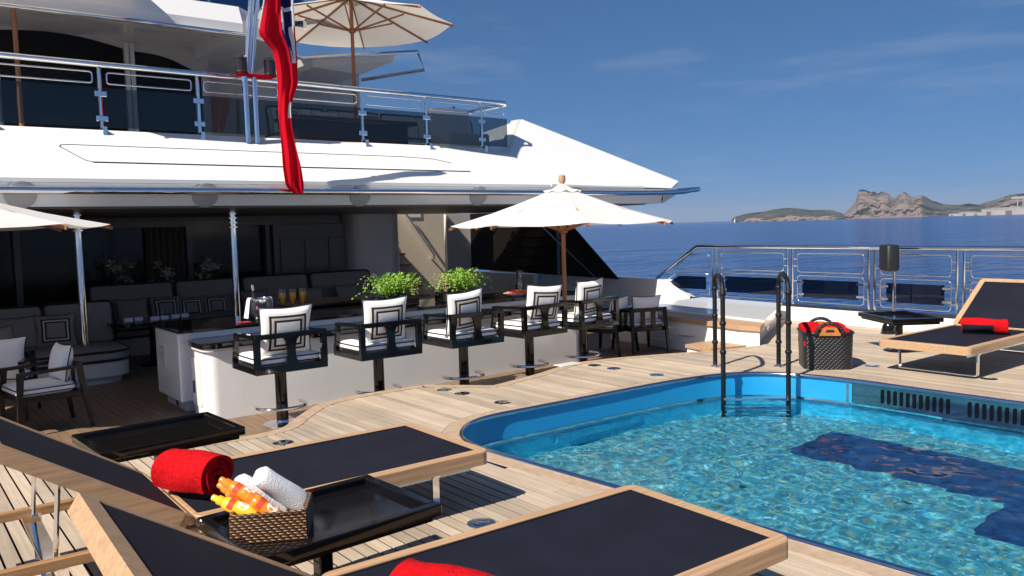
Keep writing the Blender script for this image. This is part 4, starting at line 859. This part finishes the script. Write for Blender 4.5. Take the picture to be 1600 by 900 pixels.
for i, (x, lab) in enumerate(((4.03, 'champagne glass next to the ice bucket'), (4.165, 'middle champagne glass with orange fruit'), (4.30, 'champagne glass farthest from the ice bucket'))):
    t = thing('champagne_glass', lab, 'champagne glass', (x, 9.8, ZB), 0, 'champagne glasses on the bar'); t.scale = (1.3, 1.3, 1.3)
    MB().lathe([(.032, .001), (.03, .005), (.005, .01), (.004, .095), (.012, .11), (.036, .17), (.04, .21), (.034, .265)], n=18).build('bowl', 'clear_glass', t, True)
    MB().lathe([(0, .108), (.01, .114), (.033, .17), (.037, .21), (.036, .225), (0, .226)], n=16).build('drink', 'bubbly', t, True)
    MB().lathe([(0, -.014), (.012, -.006), (.014, .004), (.008, .013), (0, .014)], (.006, -.02, .2 - i * .012), 10).build('fruit', 'orange_plastic', t, True)
for i, (x, y, fx, lab) in enumerate(((5.62, 9.72, 1, 'left fern planter with bright green fronds on the bar'), (6.62, 9.72, -1, 'right fern planter with brown flower heads on its left side'))):
    t = thing('fern_planter', lab, 'planter', (x, y, ZB), 0, 'fern planters on the bar'); t.scale = (1.15, 1.1, 1.25); rnd = random.Random(20 + i)
    MB().box(-.26, .26, -.11, .11, .001, .12, .008).build('trough', 'black_lacquer', t)
    mb = MB()
    for k in range(150):
        a = rnd.uniform(0, 6.28); r_ = rnd.uniform(.14, .48 if math.cos(a) * fx < 0 else .32) ; b0 = Vector((rnd.uniform(-.2, .2), rnd.uniform(-.06, .06), .11)); hgt = rnd.uniform(.08, .26); pr = b0
        dirv = Vector((math.cos(a), math.sin(a) * .6, 0))
        for j in range(1, 9):
            v = j / 8; p = b0 + dirv * r_ * v + Vector((0, 0, hgt * math.sin(v * 2.2) / .9 - .06 * v * v)); tn = (p - pr).normalized(); sd = tn.cross(Vector((0, 0, 1))).normalized()
            for s_ in (-1, 1):
                tip = p + sd * s_ * .026 * (1.25 - v) * 1.3 + tn * .014 + Vector((0, 0, rnd.uniform(-.008, .01))); mb.add([p - tn * .009, p + (tip - p) * .5 + tn * .010, tip, p + (tip - p) * .5 - tn * .012], [(0, 1, 2, 3)])
            pr = p
    o = mb.build('fern_fronds', 'fern', t); o['kind'] = 'stuff'
    mb = MB(); leaf_cloud(mb, (0, 0, .1), (.3, .12, .07), 260, rnd, .03); o = mb.build('dark_foliage', 'dark_leaf', t); o['kind'] = 'stuff'
    for k in range(7):
        mb = MB(); c = (fx * rnd.uniform(.08, .26), -.02 + rnd.uniform(-.08, .08), rnd.uniform(.16, .27))
        for q in range(34):
            v = Vector((rnd.gauss(0, 1), rnd.gauss(0, 1), rnd.gauss(0, 1))).normalized() * .045; rr_ = .011
            mb.lathe([(0, -rr_), (rr_, 0), (0, rr_)], (c[0] + v.x, c[1] + v.y, c[2] + v.z), 5)
        mb.build('flower_head', 'hydrangea', t)
t = thing('fruit_plate', 'white oval plate of strawberries and melon on the bar end', 'fruit plate', (7.62, 9.55, ZB)); rnd = random.Random(4)
MB().lathe([(.10, .001), (.12, .012), (.24, .05), (.25, .056), (.235, .052), (.11, .02), (0, .02)], n=32, sy=.7).build('plate', 'porcelain', t, True)
for k in range(44):
    a = rnd.uniform(0, 6.28); r_ = .18 * math.sqrt(rnd.random()); c = (r_ * math.cos(a), r_ * .65 * math.sin(a), .05 + (.18 - r_) * .22); s_ = rnd.uniform(.02, .028)
    MB().lathe([(0, -s_), (s_ * .7, -s_ * .5), (s_, .2 * s_), (s_ * .6, .9 * s_), (0, s_)], c, 8).build('strawberry' if k % 4 else 'melon_piece', 'strawberry' if k % 4 else 'melon', t, True)
t = thing('water_carafe', 'tall clear carafe with lemon slices on the bar end', 'carafe', (7.98, 9.95, ZB))
MB().lathe([(.055, .001), (.062, .02), (.058, .12), (.038, .2), (.042, .29), (.056, .36), (.053, .36), (.038, .29), (.034, .2), (.054, .12), (.057, .025), (0, .015)], n=24).build('glass_body', 'clear_glass', t, True)
for k in range(4): MB().lathe([(0, -.004), (.03, -.004), (.03, .004), (0, .004)], n=14).xf(T(.012 * (-1) ** k, .005, .05 + k * .035, rx=rad(60 + 20 * k), rz=k)).build('lemon_slice', 'lemon', t, True)
t = thing('red_napkin', 'small folded red napkin beside the ice bucket', 'napkin', (3.42, 9.5, ZB), .1); MB().box(-.07, .07, -.06, .06, .001, .007, .002).build('lower_fold', 'coral', t); MB().box(-.066, .066, -.057, .04, .008, .013, .002).build('upper_fold', 'coral', t)

# ---------------- loungers
def make_lounger(loc, rz, label):
    t = thing('sun_lounger', label, 'sun lounger', loc, rz, 'teak sun loungers with navy slings'); w = .495; z1 = .37; z0 = .285; LH, LB = -1.77, -2.72; bw = .065
    # flat frame: bevelled teak border with round foot corners
    outr = [(x, y) for x, y in rrect(LH, 0, -w, w, .05, 4)]
    def border(mb, ox, ix, y, za, zb, tf=lambda p: p):
        n = len(ox); vs = [tf((a, b, zb - .006)) for a, b in ox] + [tf((a, b, za)) for a, b in ox] + [tf((a * .997 + (LH / 2) * .003, b * .99, zb)) for a, b in ox] + [tf((a, b, zb)) for a, b in ix] + [tf((a, b, za)) for a, b in ix]
        fs = []
        for i in range(n):
            j = (i + 1) % n
            fs += [(n + i, n + j, j, i), (i, j, 2 * n + j, 2 * n + i), (2 * n + i, 2 * n + j, 3 * n + j, 3 * n + i), (3 * n + i, 3 * n + j, 4 * n + j, 4 * n + i), (4 * n + i, 4 * n + j, n + j, n + i)]
        mb.add(vs, fs)
    inn = rrect(LH + .02, -bw, -w + bw, w - bw, .012, 4)
    mb = MB(); border(mb, outr, inn, w, z0, z1); mb.build('frame', 'pale_teak', t)
    sx0, sx1, sy0, sy1 = LH + .018, -bw + .004, -w + bw - .004, w - bw + .004
    mb = MB(); mb.grid(lambda u, v: (sx0 + (sx1 - sx0) * u, sy0 + (sy1 - sy0) * v, z1 - .005 - .016 * (math.sin(math.pi * v) ** .7) * (math.sin(math.pi * u) ** .5) - .0012 * math.sin(u * 31) * math.sin(math.pi * v)), 40, 20); SS = mb.build('seat_sling', 'sling', t, 'all')
    MB().tube([(sx0 + .02, sy0 + .012, z1 - .004), (sx1 - .012, sy0 + .012, z1 - .004), (sx1 - .012, sy1 - .012, z1 - .004), (sx0 + .02, sy1 - .012, z1 - .004)], .0035, 5).build('seam', 'sling', SS, True)
    for s_ in (-1, 1): MB().box(LB, LH + .25, s_ * (w - .05) - .022, s_ * (w - .05) + .022, z0 - .02, z1 - .055, .005).build('base_rail', 'oiled_teak', t)
    for s_ in (-1, 1): MB().box(-1.72, -.1, s_ * (w - .075) - .006, s_ * (w - .075) + .006, z0 - .04, z0 - .001).build('steel_rail', 'brushed_steel', t)
    # raised back
    ang = rad(33); bl = .98; ca, sa = math.cos(ang), math.sin(ang)
    tf = lambda p: (LH - .012 + p[0] * ca + (p[2] - z1) * sa, p[1], z1 - p[0] * sa + (p[2] - z1) * ca)
    ob = rrect(-bl, 0, -w, w, .05, 4); ib = rrect(-bl + bw, -.02, -w + bw, w - bw, .012, 4); mb = MB(); LHs = LH
    n = len(ob); vs = [tf((a, b, z1)) for a, b in ob] + [tf((a, b, z1 - .07)) for a, b in ob] + [tf((a, b, z1)) for a, b in ib] + [tf((a, b, z1 - .07)) for a, b in ib]; fs = []
    for i in range(n):
        j = (i + 1) % n; fs += [(n + i, n + j, j, i), (i, j, 2 * n + j, 2 * n + i), (2 * n + i, 2 * n + j, 3 * n + j, 3 * n + i), (3 * n + i, 3 * n + j, n + j, n + i)]
    mb.add(vs, fs); BK = mb.build('backrest', 'pale_teak', t)
    mb = MB(); mb.box(-bl + bw - .004, -.016, -w + bw - .004, w - bw + .004, z1 - .02, z1 - .004); mb.v = [tf(v) for v in mb.v]; mb.build('back_sling', 'sling', BK)
    for s_ in (-1, 1):
        a = tf((-.62, s_ * (w - .12), z1 - .07)); b = (LB + .35, s_ * (w - .12), z0 + .01); MB().tube([a, b], .012, 8).build('back_strut', 'steel', t, True)
    MB().box(LB + .3, LB + .38, -w + .06, w - .06, z0 - .035, z0 - .012, .004).build('cross_bar', 'steel', t)
    # flat-bar hoop legs
    for x in (-.36, -2.35):
        pts = [(x, -w + .07, z0 - .005), (x, -w + .07, .05), (x, -w + .075, .025), (x, -w + .1, .012), (x, w - .1, .012), (x, w - .075, .025), (x, w - .07, .05), (x, w - .07, z0 - .005)]
        mb = MB()
        for p, q in zip(pts, pts[1:]): mb.bar(p, q, .045 if abs(p[1] - q[1]) > .3 else .045, .014, (0, 1, 0) if abs(p[2] - q[2]) > abs(p[1] - q[1]) else (0, 0, 1))
        mb.build('hoop_leg', 'steel', t)
    for s_ in (-1, 1): MB().lathe([(.022, -.02), (.022, .02)], n=12).xf(T(-.36, s_ * (w - .07), z0 - .02, rx=rad(90))).build('leg_pivot', 'steel', t, True)
    return t
lg = make_lounger((2.95, 4.50, 0), rad(-1.0), 'teak sun lounger with a thick red towel roll, between the two long trays')
copy_thing(lg, (3.08, 2.46, 0), rad(-2.0), 'nearest sun lounger at the lower edge of the picture, beside the pool')
copy_thing(lg, (8.86, 4.12, 0), rad(180 - 1), 'far sun lounger by the starboard rail with a red and navy towel')
# rolled towels (spiral)
def towel(loc, rz, R, Ln, label, m_, two=None, tilt=0):
    t = thing('towel_roll', label, 'towel', loc, rz, 'rolled towels'); turns = 3.6; n = 90; core = R * .22; th = (R - core) / turns
    def prof(k): a = 2 * math.pi * turns * k / n; r = core + th * turns * k / n; return a, r
    def fo(u, v): a, r = prof(u * n); w = .006 * math.sin(3 * a + 7 * v) * (u > .6); return ((v - .5) * Ln + .012 * math.sin(a * 1.3) * (1 if v in (0., 1.) else 0), (r + w) * math.cos(a + tilt), R + (r + w) * math.sin(a + tilt))
    def fi(u, v): a, r = prof(u * n); r -= th * .80; r = max(.004, r); return ((v - .5) * Ln + .012 * math.sin(a * 1.3) * (1 if v in (0., 1.) else 0), r * math.cos(a + tilt), R + r * math.sin(a + tilt))
    mb = MB(); mf = (lambda u, v: 1 if two and v < .72 and u > .72 and math.sin(2 * math.pi * turns * u + tilt) < .25 else 0)
    mb.grid(fo, n, 14, mfn=mf); mb.grid(fi, n, 2)
    for e in (0., 1.):
        o_ = len(mb.v); mb.v += [fo(k / n, e) for k in range(n + 1)] + [fi(k / n, e) for k in range(n + 1)]
        for k in range(n): mb.f.append((o_ + k, o_ + k + 1, o_ + n + 2 + k, o_ + n + 1 + k)); mb.mi.append(0)
    o_ = len(mb.v); mb.v += [fo(1, v / 14) for v in range(15)] + [fi(1, v / 14) for v in range(15)]
    for k in range(14): mb.f.append((o_ + k, o_ + k + 1, o_ + 16 + k, o_ + 15 + k)); mb.mi.append(0)
    mb.build('roll', [m_, two or m_], t, True)
    return t
towel((1.28, 4.42, .362), rad(-64), .125, .36, 'thick red towel roll on the middle lounger beside the backrest', 'red_towel')
towel((1.50, 2.33, .368), rad(-66), .105, .37, 'red towel roll cut off by the lower picture edge on the nearest lounger', 'red_towel')
towel((10.1, 3.98, .370), rad(-72), .09, .46, 'red and navy towel roll on the far lounger by the rail', 'red_towel', 'sling', rad(100))

# ---------------- tray tables
def make_tray(loc, rz, label, lx=.90, ly=.66, h=.47):
    t = thing('tray_table', label, 'side table', loc, rz, 'black lacquer tray tables'); a, b = lx / 2, ly / 2; w = .05
    MB().box(-a + .02, a - .02, -b + .02, b - .02, h - .05, h - .032, .003).build('tray_bottom', 'black_lacquer', t)
    for y in (-b, b - w): MB().box(-a, a, y, y + w, h - .055, h, .005).build('tray_rim', 'black_lacquer', t)
    for x in (-a, a - w): MB().box(x, x + w, -b + w + .001, b - w - .001, h - .0555, h - .0008, .005).build('tray_rim', 'black_lacquer', t)
    MB().box(-a + .03, a - .03, -b + .03, b - .03, h - .085, h - .058, .004).build('under_tray', 'black_wood', t)
    MB().box(-.035, .035, -.035, .035, .03, h - .0855, .006).build('post', 'black_lacquer', t)
    MB().lathe([(.19, .002), (.19, .012), (.17, .02), (.06, .026)], n=32).build('base_disc', 'black_lacquer', t, True)
    MB().lathe([(.065, .026), (.065, .05), (.05, .06)], n=20).build('collar', 'steel', t, True)
    return t
tr = make_tray((1.42, 5.62, 0), rad(3), 'empty long black tray table behind the middle lounger')
copy_thing(tr, (1.55, 3.44, 0), rad(3), 'long black tray table carrying the small wicker basket of lotion')
copy_thing(tr, (10.45, 5.15, 0), rad(55), 'square looking black tray table by the far lounger')
# basket with lotion bottles and white towels on the front tray
ZT = .47 - .032
t = thing('amenity_basket', 'small brown woven basket standing on the front tray table', 'basket', (1.315, 3.42, ZT + .001), rad(-30)); bx, by, bh = .16, .13, .12
MB().box(-bx, bx, -by, by, .0, .012).build('bottom', 'brown_wicker', t)
for x0, x1, y0, y1 in ((-bx, bx, -by, -by + .012), (-bx, bx, by - .012, by), (-bx, -bx + .012, -by + .0125, by - .0125), (bx - .012, bx, -by + .0125, by - .0125)): MB().box(x0, x1, y0, y1, .0125, bh, .003).build('side', 'brown_wicker', t)
MB().tube([(x, y, bh) for x, y in rrect(-bx + .006, bx - .006, -by + .006, by - .006, .02, 3)], .009, 6, closed=True).build('rim', 'brown_wicker', t, 'all')
def bottle(loc, rz, tl, label, m_):
    t = thing('lotion_bottle', label, 'bottle', loc, rz, 'sun lotion bottles in the woven basket'); X = T(ry=tl)
    b_ = MB().lathe([(.026, 0), (.03, .006), (.031, .03), (.031, .13), (.026, .15), (.02, .156)], n=18).xf(X).build('body', m_, t, True)
    MB().lathe([(.021, .157), (.021, .18), (.014, .186), (.014, .205), (.011, .21), (0, .21)], n=14).xf(X).build('cap', m_, t, True)
    def pat(fa, fb, z0, z1, r=.0316): return lambda u, v: (r * math.cos(fa + (fb - fa) * u), r * math.sin(fa + (fb - fa) * u), z0 + (z1 - z0) * v)
    MB().grid(pat(-1.8, 1.2, .102, .128), 8, 1).xf(X).build('red_band', 'label_red', b_, 'all')
    mb = MB(); f_ = pat(-1.15, .35, .04, .09, .0318); mb.add([f_(.5, .5)] + [f_(.5 + .5 * math.cos(2 * math.pi * k / 16), .5 + .5 * math.sin(2 * math.pi * k / 16)) for k in range(16)], [(0, 1 + k, 1 + (k + 1) % 16) for k in range(16)]); mb.xf(X).build('round_emblem', 'label_white', b_)
for dx, dy, dz, rz, tl, lab, m_ in ((-.06, -.06, .095, -12, -66, 'yellow lotion bottle at the front of the woven basket', 'yellow_plastic'), (-.05, -.015, .135, -18, -60, 'upper orange lotion bottle with red band in the woven basket', 'orange_plastic'), (-.07, .015, .105, -22, -62, 'orange lotion bottle behind the yellow one in the woven basket', 'orange_plastic'), (.05, -.08, .075, -10, -52, 'orange lotion bottle at the right end of the woven basket', 'orange_plastic')):
    c, s = math.cos(rad(-30)), math.sin(rad(-30)); bottle((1.315 + dx * c - dy * s, 3.42 + dx * s + dy * c, ZT + dz), rad(rz - 30), rad(tl), lab, m_)
for dx, dy, dz, rz, tl, lab in ((-.05, .085, .14, 14, 34, 'left rolled white hand towel in the woven basket'), (.035, .06, .165, 22, 42, 'upper rolled white hand towel in the woven basket')):
    c, s = math.cos(rad(-30)), math.sin(rad(-30)); t = thing('hand_towel', lab, 'towel', (1.315 + dx * c - dy * s, 3.42 + dx * s + dy * c, ZT + dz), rad(-30 + rz), 'white hand towels in the woven basket')
    rnd = random.Random(int(dx * 100)); mb = MB()
    def ft(u, v): a = 2 * math.pi * u; e = (1 - abs(2 * v - 1) ** 9) ** .5; r = .05 * (.55 + .45 * e) * (1 + .06 * math.sin(a * 2 + v * 6)); return ((v - .5) * .28, r * math.cos(a), r * math.sin(a))
    mb.grid(ft, 24, 14); mb.add([ft(k / 12, 0.) for k in range(12)], [tuple(range(12))]); mb.add([ft(k / 12, 1.) for k in range(12)], [tuple(range(12))]); mb.xf(T(ry=rad(tl))); mb.build('roll', 'white_towel', t, True)
    MB().tube([(-.141, .022 * math.cos(k * .7) * (1 - k / 14), .022 * math.sin(k * .7) * (1 - k / 14)) for k in range(12)], .004, 5).xf(T(ry=rad(tl))).build('fold', 'white_towel', t, 'all')
# black wicker hamper with red towels
t = thing('wicker_hamper', 'black wicker hamper with tan leather handles beside the pool ladder', 'hamper', (8.80, 5.22, 0), rad(42))
w, d, h = .25, .27, .42
def hamper(u, v):
    a = 2 * math.pi * u; r = (abs(math.cos(a)) ** 6 + abs(math.sin(a)) ** 6) ** (-1 / 6); f = 1 + .04 * v; return (w * f * r * math.cos(a), d * f * r * math.sin(a), .003 + h * v)
MB().grid(hamper, 40, 10).build('body', 'black_wicker', t, True); MB().prism([(hamper(k / 24, 0)[0], hamper(k / 24, 0)[1]) for k in range(24)], .002, .02).build('bottom', 'black_wicker', t)
MB().tube([hamper(k / 40, 1) for k in range(40)], .016, 6, closed=True).build('rim', 'black_wicker', t, 'all')
for s_ in (-1, 1):
    hd = MB().tube([(s_ * (w + .015), .15 * math.cos(a), .40 + .14 * math.sin(a)) for a in [math.pi * k / 12 for k in range(13)]], .02, 8).build('handle', 'black_wicker', t, 'all')
    MB().prism([(-.12, .40), (.12, .40), (.085, .475), (.05, .5), (-.05, .5), (-.085, .475)], s_ * (w + .03) - .006, s_ * (w + .03) + .006, 'x').build('leather_grip', 'leather_tan', hd)
    MB().prism([(-.05, .44), (.05, .44), (.04, .47), (-.04, .47)], s_ * (w + .037) - .001, s_ * (w + .037) + .001, 'x').build('grip_slot', 'matte_black', hd)
for i, (x, y, lab) in enumerate(((-.12, -.135, 'folded red towel at the near left of the black hamper'), (.12, -.135, 'folded red towel at the near right of the black hamper'), (-.12, .13, 'folded red towel at the far left of the black hamper'), (.12, .13, 'folded red towel at the far right of the black hamper'))):
    c, s = math.cos(rad(42)), math.sin(rad(42)); q = thing('folded_towel', lab, 'towel', (8.80 + x * c - y * s, 5.24 + x * s + y * c, .24), rad(42), 'red towels in the hamper')
    mb = MB(); cushion(mb, -.11, .11, -.125, .125, 0, .11, .03, .01); mb.build('lower_fold', 'red_towel', q, True); mb = MB(); cushion(mb, -.108, .108, -.123, .123, .108, .235 + .02 * (i % 2), .03, .012); mb.build('upper_fold', 'red_towel', q, True)

# ---------------- upper deck things
t = thing('ensign_staff', 'chrome ensign staff rising from the upper deck rail', 'flagpole', (4.62, RY - .2, 3.1))
MB().tube([(-.09, 0, 0), (-.09, 0, .98)], .045, 10).build('stanchion', 'steel', t, True); MB().tube([(.05, 0, 0), (.05, 0, .98)], .045, 10).build('stanchion', 'steel', t, True)
MB().tube([(-.06, 0, 1.0), (.12, -.35, 3.6)], .05, 10).build('staff', 'steel', t, True); MB().tube([(.02, 0, 1.0), (.22, -.35, 3.6)], .03, 10).build('brace', 'steel', t, True)
MB().box(-.2, .35, -.1, .1, .985, 1.01, .004).build('bracket', 'flag_red', t)
for x, lab in ((4.48, 'black ship lantern left of the ensign staff'), (4.92, 'black ship lantern right of the ensign staff')):
    q = thing('ship_lantern', lab, 'lantern', (x, RY - .22, 4.115), 0, 'black lanterns on the ensign staff')
    MB().lathe([(.09, 0), (.095, .015), (.085, .03)], n=18).build('base', 'matte_black', q, True); MB().lathe([(.085, .031), (.088, .17), (.085, .2)], n=18).build('lens', 'lamp_glass', q, True); MB().lathe([(.09, .201), (.095, .215), (.06, .255), (.02, .27), (0, .272)], n=18).build('cap', 'matte_black', q, True)
t = thing('red_ensign', 'red ensign flag hanging limp from the chrome staff over the fascia', 'flag', (5.0, 10.80, 2.45))
FY = 10.80
def px_at(px, py): d = ray(px, py); k = FY / d.y; return d.x * k, CZ + d.z * k
FL = [(-70, 420, 452), (0, 412, 456), (30, 407, 459), (52, 404, 460), (66, 416, 462), (80, 428, 463), (100, 432, 466), (130, 435, 468), (150, 436, 461), (170, 437, 456), (200, 438, 458), (230, 440, 465), (260, 443, 471), (290, 448, 475), (303, 462, 473)]
def flag(u, v):
    yy = 303 - 373 * v
    for (a, l0, r0), (b, l1, r1) in zip(FL, FL[1:]):
        if a - .01 <= yy <= b + .01: k = (yy - a) / (b - a); l, r = l0 + (l1 - l0) * k, r0 + (r1 - r0) * k; break
    x, z = px_at(l + (r - l) * u, yy); fold = math.sin(u * 13 + v * 5) * .05 + math.sin(u * 24 - v * 7) * .022 + math.sin(v * 23 + u * 3) * .012
    return (x - 5.0, fold, z - 2.45)
def fm(u, v):
    yy = 303 - 373 * v
    if yy < 95 and u > .58:
        k = (yy + 30) / 125
        if yy > 8 and abs(u - (.60 + .22 * max(0, (yy - 20) / 75))) < .05: return 2
        if 12 < yy < 20: return 2
        if abs(u - .86 - (.1 if yy < 40 else .05)) < .035: return 2
        if u > .93: return 0
        return 1
    if 160 < yy < 186 and u > .62: return 2 if u < .78 else 3
    if 186 <= yy < 205 and u > .85: return 2
    return 0
mb = MB(); mb.grid(flag, 44, 60, mfn=fm); mb.build('cloth', ['flag_red', 'flag_blue', 'flag_white', 'badge_gold'], t, 'all')
MB().tube([flag(0, v / 20) for v in range(13, 21)], .012, 6).build('hoist_rope', 'flag_white', t, 'all')
t = thing('upper_sofa', 'white upper deck sofa with black edged back cushions behind the glass', 'sofa', (0, 0, 3.09))
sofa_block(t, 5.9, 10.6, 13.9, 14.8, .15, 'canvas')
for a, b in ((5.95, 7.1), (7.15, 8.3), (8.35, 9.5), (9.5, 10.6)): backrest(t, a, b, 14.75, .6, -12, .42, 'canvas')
for i, (x, lab) in enumerate(((5.2, 'fringed pillow behind the ensign on the upper deck'), (7.0, 'pillow on the upper sofa left of the parasol pole'), (7.9, 'pillow on the upper sofa in the middle'), (9.3, 'striped pillow at the right end of the upper sofa'))):
    p_ = thing('sofa_pillow', lab, 'pillow', (x if i else 6.2, 14.4, 3.09 + .48), 0, 'pillows on the upper sofa'); pillow('cover', .55, .48, .16, p_, T(rx=rad(-14)), i % 2 == 0, n=18)
t = thing('upper_table', 'dark mahogany table on the upper deck behind the glass panels', 'table', (0, 0, 3.09))
MB().box(5.6, 8.05, 12.9, 13.6, .55, .62, .01).build('table_top', 'dark_mahogany', t); MB().box(5.75, 7.9, 13.0, 13.5, 0, .548, .01).build('pedestal', 'dark_mahogany', t)
t = thing('upper_armchair', 'black striped upper deck armchair at the right end of the railing', 'armchair', (9.15, 13.15, 3.09), rad(170))
mb = MB(); cushion(mb, -.45, .45, -.4, .45, .12, .45, .08, .02); mb.build('seat', 'canvas', t, True); mb = MB(); cushion(mb, -.45, .45, -.1, .1, 0, .62, .08, .02); mb.xf(T(0, -.42, .42, rx=rad(12))); b_ = mb.build('backrest', 'canvas', t, True)
for x in (-.3, -.15, 0, .15, .3): MB().bar((x, -.53, .45), (x, -.65, 1.0), .045, .012, (0, 1, 0)).build('stripe', 'black_fabric', b_)
MB().prism(rrect(-.4, .4, -.35, .4, .05), 0, .118).build('plinth', 'black_wood', t)
t = thing('bell_lamp', 'black bell shaped lantern behind the upper railing end', 'lantern', (9.45, 13.75, 3.09))
MB().lathe([(.05, 0), (.05, .75), (.22, .78), (.2, .88), (.08, 1.02), (.03, 1.05), (0, 1.06)], n=20).build('body', 'matte_black', t, True); MB().lathe([(.02, 1.06), (.03, 1.09), (0, 1.12)], n=12).build('knob', 'matte_black', t, True)

# ---------------- sea haze
hz = MB().box(-15000, 15000, -15000, 15000, -6, 260).build('haze', 'canvas'); tag(hz, kind='stuff')
hm = bpy.data.materials.new('haze_air'); hm.use_nodes = True; hn = hm.node_tree.nodes
for q in list(hn):
    if q.type != 'OUTPUT_MATERIAL': hn.remove(q)
pv = hn.new('ShaderNodeVolumePrincipled'); pv.inputs['Color'].default_value = (.72, .82, .95, 1); pv.inputs['Density'].default_value = 0.00008; pv.inputs['Anisotropy'].default_value = 0.2
hm.node_tree.links.new(pv.outputs[0], hn['Material Output'].inputs['Volume']); hz.data.materials.clear(); hz.data.materials.append(hm)
